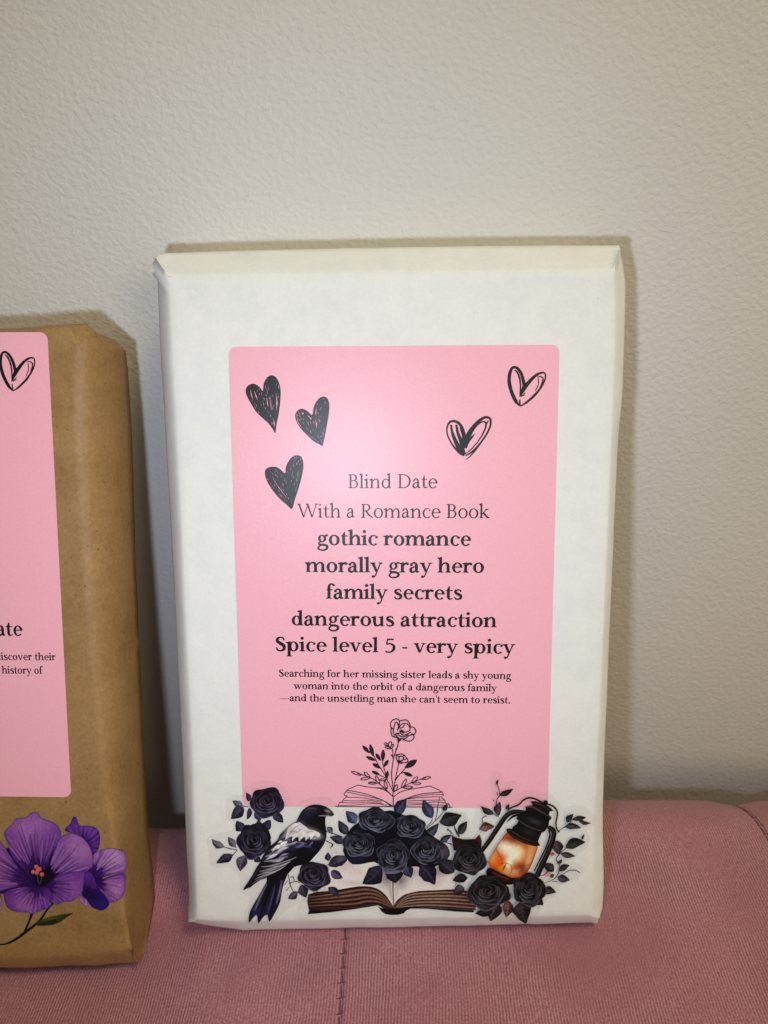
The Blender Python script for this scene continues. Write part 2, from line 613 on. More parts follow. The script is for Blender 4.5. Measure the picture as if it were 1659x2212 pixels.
# --- the white book
white_book = empty('wrapped_book', to_world([[0, V_BOT, -1.5]])[0])
tag(white_book, 'book wrapped in white paper with a raven and lantern sticker along its foot', 'wrapped book', 'wrapped books leaning on the wall')
bevW = dict(top=0.75, bottom=0.42, left=0.70, right=np.array([0.74, 0.62, 0.52, 0.42, 0.42, 0.42, 0.42, 0.42, 0.42, 0.42, 0.42]))
silW = dict(
    top=uv2([(342, 547), (520, 541.5), (700, 537), (1000, 532), (1200, 530), (1338, 530)], 'w', -0.75),
    right=uv2([(1346, 537), (1354, 600), (1353, 660), (1345, 850), (1335, 960), (1324, 1200), (1309, 1550), (1304, 1690), (1302, 1780), (1304, 1900), (1302, 1962)], 'w', -0.42),
    left=uv2([(335, 560), (324, 585), (328, 592), (338, 600), (341, 616), (347, 760), (358, 950), (372, 1200), (391, 1580), (404, 1850), (408, 1935), (405, 1978)], 'w', -0.7),
    bottom=uv2([(408, 1991), (440, 1999), (520, 2009), (545, 2010), (800, 2004), (1100, 1998), (1262, 1993), (1290, 1996)], 'w', -0.42))
creW = dict(
    top=uv2([(367, 597), (600, 594), (850, 591), (1100, 588), (1324, 585)], 'w', 0),
    right=uv2([(1324, 585), (1326, 700), (1320, 900), (1306, 1250), (1292, 1550), (1280, 1780), (1274, 1975)], 'w', 0),
    left=uv2([(367, 597), (377, 800), (390, 1050), (402, 1300), (417, 1600), (424, 1850), (428, 1986)], 'w', 0),
    bottom=uv2([(428, 1986), (520, 1988), (850, 1982), (1150, 1977), (1274, 1975)], 'w', 0))
build_paper('wrapping_paper', 'w', silW, creW, bevW, THICK_W, M_white, white_book, amp=0.05, power=dict(top=1.05, bottom=1.2, left=1.5, right=1.3), seed=1)


def flap(name, book, pts, mat, parent, thick=0.05, up=(0, 0, -1)):
    """a small folded ear of paper: points (picture x, y, depth n) fanned round the first one"""
    P = np.array([on_front([(x, y)], book, n)[0] for x, y, n in pts])
    m = len(P)
    Q = P + np.array(up) * thick
    V = np.vstack([P, Q])
    F = [(0, i, i + 1) for i in range(1, m - 1)] + [(m, m + i + 1, m + i) for i in range(1, m - 1)]
    F += [(i, (i + 1) % m, m + (i + 1) % m, m + i) for i in range(m)]
    return mesh_obj(name, to_world(V, book), F, mat, parent)


flap('paper_flap', 'w', [(350, 582, -0.28), (367, 597, 0.012), (357, 601, -0.12), (348, 604, -0.34), (339, 599, -0.46), (331, 594, -0.55), (322, 588, -0.62), (332, 566, -0.68), (342, 546, -0.72), (352, 560, -0.5)], M_white, white_book)

# --- the brown book (its left part runs out of the picture: mirrored about its label)
brown_book = empty('wrapped_book', to_world([[0, -12.6, -1.5]], 'b')[0])
tag(brown_book, 'book wrapped in brown kraft paper with a purple flower sticker on it', 'wrapped book', 'wrapped books leaning on the wall')
_nR = np.array([-1.9, -2.1, -2.2, -2.2, -2.2, -2.3, -2.4, -2.6, -2.6, -1.7, -0.7])
bevB = dict(top=0.55, bottom=0.40, left=-_nR, right=-_nR)
rightB = uv2([(272, 757), (277, 800), (283, 900), (293, 1200), (303, 1450), (315, 1690), (321, 1790), (331, 1880), (335, 1955), (322, 2020), (307, 2066)], 'b', _nR)
rcB = uv2([(163, 742), (158, 850), (163, 1000), (184, 1300), (205, 1550), (222, 1700), (248, 1830), (266, 1950), (285, 2050)], 'b', 0)
mir = lambda P: P * np.array([-1, 1])
topB = uv2([(0, 709), (100, 703), (186, 698)], 'b', -0.55); tcB = uv2([(0, 716), (100, 711), (150, 708), (163, 742)], 'b', 0)
botB = uv2([(302, 2077), (288, 2082), (150, 2087), (0, 2091)], 'b', -0.4); bcB = uv2([(285, 2050), (150, 2060), (0, 2066)], 'b', 0)
silB = dict(top=np.vstack([mir(topB)[::-1], topB]), bottom=np.vstack([mir(botB), botB[::-1]]), left=mir(rightB), right=rightB)
creB = dict(top=np.vstack([mir(tcB)[::-1], tcB]), bottom=np.vstack([mir(bcB), bcB[::-1]]), left=mir(rcB), right=rcB)
creB['top'][0] = creB['left'][0]; creB['top'][-1] = creB['right'][0]
creB['bottom'][0] = creB['left'][-1]; creB['bottom'][-1] = creB['right'][-1]
THICK_B = 4.25
build_paper('wrapping_paper', 'b', silB, creB, bevB, THICK_B, M_kraft, brown_book, amp=0.07, power=dict(top=1.3, bottom=1.3, left=1.7, right=1.7), seed=3, round_=('left', 'right'), inset=((0.25, 0.5), (0.6, 1.1), (0.94, 1.6), (1.0, 1.7)))

# ------------------------------------------------------------------ printing helpers
def deepen(c):
    """the sticker press prints its darks deep and its colours full"""
    return np.where(c < 0.3, 0.3 * (c / 0.3) ** 1.38, c)


class Crop:
    """an enlargement of the picture in which a printed motif was measured"""
    def __init__(s, x, y, w, book):
        s.o = np.array([x, y], float); s.k = w / 1659.0; s.book = book

    def uv(s, P):
        return on_front((s.o + np.array(P, float) * s.k) * 0.54861, s.book)[:, :2]

    def px(s, P):                        # -> full picture measure
        return (s.o + np.array(P, float) * s.k) * 0.54861


C1 = Crop(800, 3000, 800, 'w'); C2 = Crop(1250, 3000, 600, 'w'); C3 = Crop(1700, 3000, 700, 'w')
C4 = Crop(1250, 2780, 600, 'w'); C5 = Crop(0, 3100, 620, 'b'); C6 = Crop(900, 1400, 600, 'w')
C7 = Crop(1700, 1400, 550, 'w'); C8 = Crop(0, 1250, 650, 'b')
FULL = Crop(0, 0, 3024, 'w')


def seg_dist(P, L):
    d = np.full(len(P), 1e9); tb = np.zeros(len(P)); n = len(L) - 1
    for i in range(n):
        a, b = L[i], L[i + 1]; ab = b - a; q = ab @ ab + 1e-9
        t = np.clip(((P - a) @ ab) / q, 0, 1)
        e = np.linalg.norm(P - a - t[:, None] * ab, axis=1)
        m = e < d; d[m] = e[m]; tb[m] = (i + t[m]) / n
    return d, tb


def inside(P, poly):
    x, y = P[:, 0], P[:, 1]; r = np.zeros(len(P), bool); n = len(poly); j = n - 1
    for i in range(n):
        xi, yi = poly[i]; xj, yj = poly[j]
        if yi != yj:
            c = ((yi > y) != (yj > y)) & (x < (xj - xi) * (y - yi) / (yj - yi) + xi)
            r ^= c
        j = i
    return r


class Art:
    """collects printed patches and lines, then links them as ONE mesh"""
    def __init__(s, crop, d0):
        s.c = crop; s.V = []; s.F = []; s.C = []; s.n = []; s.d = d0

    def _add(s, P, faces, cols, step=0.0005):
        o = len(s.V)
        uv = s.c.uv(P)
        s.V += [(a, b, s.d) for a, b in uv]; s.F += [tuple(i + o for i in f) for f in faces]
        s.C += [tuple(c) for c in cols]
        s.d += step

    def fill(s, outline, base, blobs=(), strokes=(), smooth=3, res=None, grain=0.06, seed=0):
        O = cat_closed(outline, smooth) if smooth else np.array(outline, float)
        res = res or 1.7 / (0.54861 * s.c.k)
        lo, hi = O.min(0), O.max(0)
        # cut long outline edges so colours can follow
        E = []
        for i in range(len(O)):
            a, b = O[i], O[(i + 1) % len(O)]; n = max(1, int(np.linalg.norm(b - a) / (res * 1.5)))
            for k in range(n): E.append(a + (b - a) * k / n)
        O = np.array(E)
        gx, gy = np.meshgrid(np.arange(lo[0], hi[0], res), np.arange(lo[1], hi[1], res))
        G = np.stack([gx.ravel() + (np.round(gy.ravel() / res) % 2) * res / 2, gy.ravel()], 1)
        G = G[inside(G, O)]
        if len(G):
            keep = np.ones(len(G), bool)
            for k in range(0, len(O), 40):
                dd = np.linalg.norm(G[:, None] - O[None, k:k + 40], axis=2).min(1); keep &= dd > res * 0.45
            G = G[keep]
        pts = np.vstack([O, G])
        n = len(O)
        vo, _, fo, vi, _, _ = delaunay_2d_cdt([Vector((float(a), float(b))) for a, b in pts], [], [list(range(n))], 1, 1e-5)
        P = np.array([(v.x, v.y) for v in vo])
        col_ = np.tile(lin(base), (len(P), 1))
        for (x, y, rx, ry, rot, c, al) in blobs:
            r = math.radians(rot); dx, dy = P[:, 0] - x, P[:, 1] - y
            a = (dx * math.cos(r) + dy * math.sin(r)) / rx; b = (-dx * math.sin(r) + dy * math.cos(r)) / ry
            w = (al * np.exp(-(a * a + b * b)))[:, None]
            col_ = col_ * (1 - w) + lin(c) * w
        for st in strokes:
            pl, wd, c, al = st[:4]
            L = cat_open(pl, 6); d, t = seg_dist(P, L)
            wl = wd * (0.35 + 0.65 * np.sin(np.pi * np.clip(t, 0.04, 0.96)))
            w = (al * np.exp(-(d / wl) ** 2))[:, None]
            col_ = col_ * (1 - w) + lin(c) * w
        if grain:
            q = 1 + grain * 2.2 * fbm(P[:, 0] / (res * 5) + seed * 3.3, P[:, 1] / (res * 5) + seed, seed % 8)
            col_ = col_ * np.clip(q, 0.4, 1.8)[:, None]
        s._add(P, [tuple(reversed(f)) for f in fo], np.clip(col_, 0.002, 0.9))

    def line(s, pts, w, color, smooth=True, taper=0.0, step=0.0004):
        P = cat_open(pts, 6) if smooth and len(pts) > 2 else np.array(pts, float)
        T = np.gradient(P, axis=0); T /= np.linalg.norm(T, axis=1)[:, None] + 1e-9
        Nn = np.stack([-T[:, 1], T[:, 0]], 1)
        t = np.linspace(0, 1, len(P))
        ww = np.interp(t, np.linspace(0, 1, len(w)), w) if hasattr(w, '__len__') else w * (1 - taper * t)
        ww = np.asarray(ww) * np.ones(len(P)) / 2
        A = P + Nn * ww[:, None]; B = P - Nn * ww[:, None]; n = len(P)
        s._add(np.vstack([A, B]), [(i, i + 1, n + i + 1, n + i) for i in range(n - 1)], [lin(color)] * (2 * n), step)

    def poly(s, pts, color, smooth=0, step=0.0004):
        P = cat_closed(pts, smooth) if smooth else np.array(pts, float)
        vo, _, fo, *_ = delaunay_2d_cdt([Vector((float(a), float(b))) for a, b in P], [], [list(range(len(P)))], 1, 1e-5)
        P = np.array([(v.x, v.y) for v in vo])
        s._add(P, [tuple(reversed(f)) for f in fo], [lin(color)] * len(P), step)

    def leaf(s, b, t, w, color, vein=None, seed=0, bendk=0.12):
        b = np.array(b, float); t = np.array(t, float); ax = t - b; L = np.linalg.norm(ax); ax /= L; nn = np.array([-ax[1], ax[0]])
        r = random.Random(seed * 7 + int(b[0]))
        bend = r.uniform(-bendk, bendk) * L
        cv = lambda k: b + ax * L * k + nn * bend * math.sin(math.pi * k)
        prof = [0.0, 0.55, 0.9, 1.0, 0.86, 0.55, 0.22]
        ks = [0.0, 0.13, 0.28, 0.42, 0.6, 0.78, 0.92]
        up = [cv(k) + nn * w / 2 * p * r.uniform(0.88, 1.1) for k, p in zip(ks, prof)]
        dn = [cv(k) - nn * w / 2 * p * r.uniform(0.88, 1.1) for k, p in zip(ks, prof)]
        out = [cv(0)] + up[1:] + [cv(1.0)] + dn[1:][::-1]
        c = np.array(color, float); hi = vein or tuple(np.clip(c * 1.5 + 34, 0, 255))
        lo = tuple(c * 0.45)
        mid = [cv(k) for k in (0, .3, .6, .95)]
        blobs = [(*(cv(0.3) + nn * w * .2), L * .35, w * .3, math.degrees(math.atan2(ax[1], ax[0])), hi, r.uniform(0.2, 0.55)),
                 (*(cv(0.6) - nn * w * .2), L * .35, w * .3, math.degrees(math.atan2(ax[1], ax[0])), lo, 0.6)]
        sv = [(mid, w * 0.06, hi, 0.6)]
        for k in (0.25, 0.45, 0.65):
            for sg in (1, -1):
                sv.append(([cv(k), cv(k + .12) + nn * sg * w * .33], w * 0.045, hi, 0.3))
        s.fill(out, color, blobs, sv, smooth=2, grain=0.12, seed=seed)

    def rose(s, cx, cy, rx, ry, base, rim, rot=0.0, seed=0, arcs=True, shade=0.45):
        """a full-blown rose: rings of overlapping petals painted from the outside in"""
        r = random.Random(seed); R = math.radians(rot); base = np.array(base, float); rim = np.array(rim, float)
        dark = base * 0.30
        def at(a, k, ox=0.0, oy=0.0):
            x = math.cos(a) * rx * k + ox * rx; y = math.sin(a) * ry * k + oy * ry
            return (cx + x * math.cos(R) - y * math.sin(R), cy + x * math.sin(R) + y * math.cos(R))
        s.fill([at(2 * math.pi * i / 14, 0.86) for i in range(14)], dark, smooth=2, seed=seed)
        a00 = r.uniform(0, 6.28)
        rings = ((5, 0.97, 0.80, 0.0), (5, 0.79, 0.78, -0.02), (4, 0.60, 0.92, -0.05), (3, 0.43, 1.15, -0.07), (3, 0.28, 1.2, -0.08), (2, 0.16, 1.6, -0.08))
        for q, (m, k0, half, oy) in enumerate(rings):
            order = list(range(m)); r.shuffle(order)
            for i in order:
                am = a00 + q * 0.62 + 2 * math.pi * i / m + r.uniform(-.18, .18)
                hf = half * r.uniform(.88, 1.12); k1 = k0 * r.uniform(.93, 1.05)
                rimpts = []
                for t in np.linspace(-1, 1, 8):
                    kk = k1 * (1 - 0.16 * abs(t) ** 2.2) * (1 + 0.028 * math.sin(5 * t + i * 2 + seed) + (0.05 if abs(t) < .2 and q == 0 else 0))
                    rimpts.append(at(am + hf * t, kk, 0, oy))
                inn = [at(am + hf * t, k1 * 0.30, 0, oy) for t in (0.8, 0.0, -0.8)]
                front = 0.5 + 0.5 * math.sin(am)                     # petals below catch more paint-light
                b2 = base * (0.45 + 0.45 * front) * (1 - 0.05 * q)
                lite = base * (0.45 - 0.25 * front) + rim * (0.55 + 0.25 * front)
                deg = math.degrees(am) + rot
                ta = r.uniform(-.5, .5)
                blobs = [(*at(am + hf * ta * .8, k1 * .80, 0, oy), rx * k1 * .13, ry * k1 * hf * .42, deg, tuple(lite), r.uniform(.35, .8) * (shade + .3)),
                         (*at(am, k1 * .42, 0, oy), rx * k1 * .20, ry * k1 * hf * .8, deg, tuple(dark), .92),
                         (*at(am - hf * ta, k1 * .62, 0, oy), rx * k1 * .08, ry * k1 * .35, deg, tuple(dark * 1.3), .55)]
                al = r.uniform(.7, .95) * (0.5 + 0.5 * front)
                lo_, hi_ = (0, 8) if r.random() < .4 else ((0, 6) if r.random() < .5 else (2, 8))
                S = [(rimpts[lo_:hi_], rx * (0.046 + 0.016 * front), tuple(np.minimum(lite * 1.12 + 8, 255)), al),
                     ([rimpts[0], inn[2]], rx * .045, tuple(dark), .8), ([rimpts[-1], inn[0]], rx * .045, tuple(dark), .8)]
                s.fill(rimpts + inn, tuple(b2), blobs, S, smooth=2, grain=0.10, seed=seed + i)
        s.d += 0.001

    def build(s, name, mat, parent):
        bk = s.c.book
        return mesh_obj(name, to_world(np.array(s.V), bk), s.F, mat, parent, colors=deepen(np.array(s.C)) if mat is M_print else np.array(s.C))


def plate(name, outline_uv, book, d, mat, parent, thick=0.008):
    """a thin printed sheet with real thickness"""
    O = np.array(outline_uv)[:, :2]; n = len(O)
    V = [(a, b, d) for a, b in O] + [(a, b, d - thick) for a, b in O]
    F = [tuple(range(n)), tuple(range(2 * n - 1, n - 1, -1))] + [(i, n + i, n + (i + 1) % n, (i + 1) % n) for i in range(n)]
    return mesh_obj(name, to_world(np.array(V), book), F, mat, parent)


def rounded(w, h, r, n=8):
    out = []
    for cx, cy, a0 in ((w / 2 - r, h / 2 - r, 0), (-w / 2 + r, h / 2 - r, 90), (-w / 2 + r, -h / 2 + r, 180), (w / 2 - r, -h / 2 + r, 270)):
        for k in range(n + 1):
            a = math.radians(a0 + 90 * k / n); out.append((cx + r * math.cos(a), cy + r * math.sin(a)))
    return out


label_w = plate('label', rounded(LAB_W, LAB_H, 0.24), 'w', 0.014, M_label, white_book)
label_b = plate('label', rounded(LAB_W, LAB_H, 0.24), 'b', 0.014, M_label, brown_book)

# ------------------------------------------------------------------ lettering: a bookish serif face drawn stroke by stroke
def glyph(ch, S, H):
    Q = []                                             # list of small polygons
    def poly(*p): Q.append([tuple(x) for x in p])
    def rect(x0, y0, x1, y1): poly((x0, y0), (x1, y0), (x1, y1), (x0, y1))
    def st(pts, ws, smooth=True):
        P = cat_open(pts, 6) if smooth and len(pts) > 2 else np.array(pts, float)
        T = np.gradient(P, axis=0); T /= np.linalg.norm(T, axis=1)[:, None] + 1e-9
        Nn = np.stack([-T[:, 1], T[:, 0]], 1)
        w = np.interp(np.linspace(0, 1, len(P)), np.linspace(0, 1, len(ws)), ws) / 2
        A = P + Nn * w[:, None]; B = P - Nn * w[:, None]
        for i in range(len(P) - 1): poly(A[i], B[i], B[i + 1], A[i + 1])
    def ring(cx, cy, rx, ry, S, H, a0=0, a1=360, tilt=0):
        n = max(6, int(abs(a1 - a0) / 12)); O = []; I = []
        for k in range(n + 1):
            a = math.radians(a0 + (a1 - a0) * k / n); b = a - math.radians(tilt)
            O.append((cx + rx * math.cos(a), cy + ry * math.sin(a)))
            I.append((cx + (rx - S) * math.cos(a), cy + (ry - H) * math.sin(a)))
        for k in range(n): poly(O[k], O[k + 1], I[k + 1], I[k])
    def dot(x, y, r): poly(*[(x + r * math.cos(t * math.pi / 5), y + r * math.sin(t * math.pi / 5)) for t in range(10)])
    def foot(x, y=0.0, e=None, s=None, up=1):
        s = s or S; e = e if e is not None else 0.13; t = H * 0.62
        poly((x - s / 2 - e, y), (x + s / 2 + e, y), (x + s / 2 + e, y + t * up), (x - s / 2 - e, y + t * up))
        poly((x - s / 2 - e * .55, y + t * up), (x + s / 2 + e * .55, y + t * up), (x + s / 2, y + 2.2 * t * up), (x - s / 2, y + 2.2 * t * up))
    def flag(x, y, s=None):
        s = s or S
        poly((x - s / 2 - .17, y - .12), (x - s / 2 - .15, y - .05), (x + s / 2 - .04, y + .035), (x + s / 2, y + .02), (x + s / 2, y - .2), (x - s / 2, y - .2))
    def stem(x, y0, y1, s=None):
        s = s or S; rect(x - s / 2, y0, x + s / 2, y1)
    def arch(x, xr):
        d = xr - x
        st([(x + S * .25, .62), (x + d * .38, .88), (x + d * .66, .955), (x + d * .93, .82), (xr, .55)], [H * .8, H * 1.3, S * .62, S * .95, S])
    AS = 1.52; CAP = 1.45; adv = 1.0
    if ch == 'o': ring(.53, .49, .48, .53, S, H); adv = 1.08
    elif ch == 'c':
        ring(.52, .49, .46, .53, S, H, 62, 318); dot(.78, .80, S * .5); adv = .92
    elif ch == 'e':
        ring(.52, .49, .46, .53, S * .95, H, 0, 320); rect(.18, .50, .97, .50 + H * .95); adv = 1.0
    elif ch == 'a':
        st([(.18, .80), (.36, .955), (.56, .90), (.63, .66), (.63, .25), (.68, .08), (.88, .09)], [H * 1.2, H * 1.4, S * .7, S, S, S * .8, H * .8])
        st([(.60, .60), (.36, .53), (.16, .38), (.16, .14), (.34, .03), (.62, .22)], [H, H * 1.2, S * .85, S, S * .7, H]); dot(.19, .77, S * .5); adv = .94
    elif ch == 'd':
        ring(.50, .48, .44, .51, S, H); stem(.84, .0, AS - .02); flag(.84, AS); rect(.84, 0, 1.08, H * .7); adv = 1.14
    elif ch == 'b':
        stem(.22, .03, AS - .02); flag(.22, AS); ring(.60, .49, .46, .52, S, H); adv = 1.14
    elif ch == 'p':
        stem(.24, -.52, .93); flag(.24, .98); foot(.24, -.54); ring(.64, .49, .45, .52, S, H); adv = 1.18
    elif ch == 'h':
        stem(.24, 0, AS - .02); flag(.24, AS); foot(.24); arch(.24, .90); stem(.90, 0, .6); foot(.90); adv = 1.18
    elif ch == 'n':
        stem(.24, 0, .93); flag(.24, .98); foot(.24); arch(.24, .90); stem(.90, 0, .6); foot(.90); adv = 1.18
    elif ch == 'm':
        stem(.24, 0, .93); flag(.24, .98)
        for x in (.24, .88, 1.52): foot(x, e=.10)
        arch(.24, .88); arch(.88, 1.52); stem(.88, 0, .6); stem(1.52, 0, .6); adv = 1.78
    elif ch == 'r':
        stem(.24, 0, .93); flag(.24, .98); foot(.24); st([(.3, .60), (.42, .84), (.66, .93)], [H, H * 1.6, S * .8]); dot(.68, .85, S * .52); adv = .82
    elif ch == 'i':
        stem(.24, 0, .93); flag(.24, .98); foot(.24); dot(.23, 1.34, S * .60); adv = .52
    elif ch == 'l':
        stem(.24, 0, AS - .02); flag(.24, AS); foot(.24); adv = .52
    elif ch == 'k':
        stem(.24, 0, AS - .02); flag(.24, AS); foot(.24); st([(.30, .42), (.80, .95)], [H, H]); foot(.80, .96, up=-1, s=H, e=.14)
        st([(.44, .56), (.88, .05)], [S, S]); foot(.92, 0, e=.10); adv = 1.12
    elif ch == 't':
        stem(.28, .22, 1.0); poly((.28 - S / 2, .95), (.28 + S / 2, .95), (.28 + S / 2, 1.3), (.28 + S * .1, 1.3)); rect(.04, .95 - H * .9, .66, .95)
        st([(.28, .26), (.33, .09), (.48, .04), (.66, .12)], [S, S * .8, H * 1.2, H * .8]); adv = .70
    elif ch == 'u':
        stem(.22, .35, .93); flag(.22, .98); st([(.22, .40), (.30, .12), (.50, .05), (.68, .13), (.86, .34)], [S, S * .9, S * .6, H * 1.2, H * .8]); stem(.86, 0, .93); flag(.86, .98); rect(.86, 0, 1.1, H * .7); adv = 1.16
    elif ch in 'sS':
        k = 1.0 if ch == 's' else 1.45; kx = 1.0 if ch == 's' else 1.25
        f = lambda L: [(x * kx, y * k) for x, y in L]
        hh, ss = (H, S) if ch == 's' else (H * 1.1, S * 1.15)
        st(f([(.68, .76), (.60, .93), (.42, .965), (.23, .88), (.21, .70), (.42, .54), (.66, .38), (.66, .14), (.44, .03), (.22, .08), (.13, .27)]),
           [hh * 1.2, hh * 1.2, hh * 1.2, ss * .8, ss * .95, ss * 1.1, ss * 1.0, ss * .85, hh * 1.3, hh * 1.2, hh]); adv = .84 * kx
    elif ch == 'v':
        st([(.20, .96), (.53, .02)], [S, S * .8]); st([(.86, .96), (.53, .02)], [H, H]); foot(.20, .97, up=-1, e=.11); foot(.86, .97, up=-1, s=H, e=.15); adv = 1.04
    elif ch == 'w':
        st([(.18, .96), (.48, .02)], [S, S * .8]); st([(.76, .96), (.48, .02)], [H, H]); st([(.74, .96), (1.06, .02)], [S, S * .8]); st([(1.38, .96), (1.06, .02)], [H, H])
        foot(.18, .97, up=-1, e=.10); foot(.74, .97, up=-1, e=.08); foot(1.38, .97, up=-1, s=H, e=.14); adv = 1.56
    elif ch == 'y':
        st([(.20, .96), (.54, .06)], [S, S * .8]); st([(.88, .96), (.56, .06), (.40, -.36), (.24, -.46)], [H, H, H * 1.1, H]); dot(.22, -.42, S * .5)
        foot(.20, .97, up=-1, e=.11); foot(.88, .97, up=-1, s=H, e=.14); adv = 1.04
    elif ch == 'g':
        ring(.46, .64, .36, .37, S * .85, H); st([(.68, .84), (.82, .96), (.97, .93)], [H, H * 1.5, H * 1.6])
        st([(.30, .32), (.17, .20), (.24, .06), (.58, .02), (.86, -.08), (.88, -.32), (.62, -.50), (.28, -.48), (.11, -.30), (.22, -.10), (.42, -.02)],
           [H, S * .5, S * .75, S * .85, S * .85, S * .8, H * 1.4, S * .55, S * .7, S * .5, H]); adv = 1.0
    elif ch == 'f':
        stem(.28, 0, 1.22); foot(.28); st([(.28, 1.1), (.33, 1.36), (.50, 1.48), (.68, 1.43)], [S, S * .8, H * 1.4, H * 1.2]); dot(.69, 1.37, S * .48); rect(.05, .95 - H * .9, .60, .95); adv = .66
    elif ch == '-': rect(.08, .40, .54, .40 + H * 1.3); adv = .62
    elif ch == '—': rect(-.02, .44, 1.85, .44 + H * .8); adv = 1.84
    elif ch == "'": poly((.12, 1.5), (.12 + S * .9, 1.5), (.12 + S * .55, 1.02), (.12 + S * .35, 1.02)); adv = .34
    elif ch == '.': dot(.22, .09, S * .60); adv = .46
    elif ch == ' ': adv = .50
    elif ch == 'B':
        stem(.32, 0, CAP); foot(.30); foot(.30, CAP, up=-1)
        rect(.3, CAP - H, .62, CAP); rect(.3, .74, .64, .74 + H); rect(.3, 0, .66, H)
        ring(.60, (CAP + .74) / 2, .40, (CAP - .74) / 2, S, H, -90, 90); ring(.64, .42, .46, .42, S, H, -90, 90); adv = 1.22
    elif ch == 'D':
        stem(.32, 0, CAP); foot(.30); foot(.30, CAP, up=-1); rect(.3, CAP - H, .66, CAP); rect(.3, 0, .66, H)
        ring(.64, CAP / 2, .76, CAP / 2, S, H, -90, 90); adv = 1.52
    elif ch == 'R':
        stem(.32, 0, CAP); foot(.30); foot(.30, CAP, up=-1); rect(.3, CAP - H, .62, CAP); rect(.3, .68, .64, .68 + H)
        ring(.60, (CAP + .68) / 2, .44, (CAP - .68) / 2, S, H, -90, 90); st([(.60, .70), (.88, .30), (1.30, .0)], [S * .9, S, H]); adv = 1.32
    elif ch == 'W':
        st([(.20, CAP - .04), (.66, .02)], [S, S * .85]); st([(1.12, CAP - .04), (.66, .02)], [H, H]); st([(1.08, CAP - .04), (1.52, .02)], [S, S * .85]); st([(1.96, CAP - .04), (1.52, .02)], [H, H])
        foot(.20, CAP, up=-1); foot(1.04, CAP, up=-1, e=.1); foot(1.98, CAP, up=-1, s=H, e=.17); adv = 2.12
    elif ch == '5':
        rect(.24, 1.40 - S * .6, .84, 1.40); st([(.28, 1.36), (.21, .80)], [H, H * 1.2]); st([(.20, .80), (.50, .88), (.82, .68), (.84, .34), (.58, .04), (.22, .04), (.12, .16)], [H, S * .6, S * .9, S, S * .6, H * 1.3, H]); adv = 1.0
    return adv, Q


def text_line(text, book, p0, p1, xh, bold, V, F, d):
    """p0, p1: (u, v) of the left and right ends of the baseline; xh: x-height in cm"""
    S, H = (0.265, 0.115) if bold else (0.178, 0.088)
    p0 = np.array(p0[:2], float); p1 = np.array(p1[:2], float)
    W = np.linalg.norm(p1 - p0); ax = (p1 - p0) / W; up = np.array([-ax[1], ax[0]])
    x = 0; items = []
    for ch in text:
        adv, Q = glyph(ch, S, H); items.append((x, Q)); x += adv
    first = min(px for q in items[0][1] for px, _ in q) if items[0][1] else 0
    last = items[-1][0] + (max(px for q in items[-1][1] for px, _ in q) if items[-1][1] else 0)
    k = W / (last - first); k_ = 0
    for gx, Q in items:
        for q in Q:
            o = len(V); k_ = (k_ + 1) % 7
            for a, b in q:
                p = p0 + ax * (a + gx - first) * k + up * b * xh
                V.append((p[0], p[1], d + k_ * 0.0003))
            F.append(tuple(range(o, o + len(q))))
    return k


def px_uv(x, y, book='w'): return on_front([(x, y)], book)[0][:2]


CMPX = np.linalg.norm(px_uv(860, 1250) - px_uv(861, 1250))
INK = (24, 22, 26)


def lettering(name, lines, book, parent):
    V = []; F = []
    for text, a, b, xh, bold in lines:
        text_line(text, book, a, b, xh, bold, V, F, 0.0185)
    C = np.tile(lin(INK), (len(V), 1))
    return mesh_obj(name, to_world(np.array(V), book), F, M_ink, parent, colors=C)


L = lambda t, x0, y0, x1, y1, xh, bold: (t, px_uv(x0, y0), px_uv(x1, y1), xh * CMPX, bold)
lettering('title_lettering', [
    L('Blind Date', 752.4, 1054.5, 945, 1054.2, 20.5, False),
    L('With a Romance Book', 642, 1117.6, 1058, 1119, 20.5, False)], 'w', label_w)
lettering('trope_lettering', [
    L('gothic romance', 685.4, 1177, 1017.6, 1178.8, 22.2, True),
    L('morally gray hero', 658.6, 1235.4, 1045.4, 1237, 22.2, True),
    L('family secrets', 704.5, 1293, 998.5, 1294.8, 22.2, True),
    L('dangerous attraction', 630.5, 1350.3, 1073, 1354.5, 22.2, True),
    L('Spice level 5 - very spicy', 596, 1405.9, 1112.4, 1411.8, 22.2, True)], 'w', label_w)
lettering('blurb_lettering', [
    L('Searching for her missing sister leads a shy young', 603, 1461, 1104.4, 1466.2, 11.2, True),
    L('woman into the orbit of a dangerous family', 634.3, 1487.8, 1073.5, 1493, 11.2, True),
    L("—and the unsettling man she can't seem to resist.", 604.5, 1513.9, 1102, 1519, 11.2, True)], 'w', label_w)
# on the brown book only the ends of the lines show
cb = CMPX
e1 = px_uv(50, 1373, 'b'); e2 = px_uv(121.3, 1426, 'b'); e3 = px_uv(94, 1455, 'b')
sc_small = 0.1655; sc_big = 0.345
wid = lambda t, s: (sum(glyph(c, .265, .115)[0] for c in t) - 0.2) * s
lettering('blurb_lettering', [
    ('Date', e1 - np.array([wid('Date', sc_big * .98), 0]), e1, 22.6 * cb, True),
    ('discover their', e2 - np.array([wid('discover their', sc_small * 1.0), 0]), e2, 11.4 * cb, True),
    ('history of', e3 - np.array([wid('history of', sc_small * 1.0), 0]), e3, 11.4 * cb, True)], 'b', label_b)

# ------------------------------------------------------------------ hearts on the labels
PINK = (236, 170, 186)


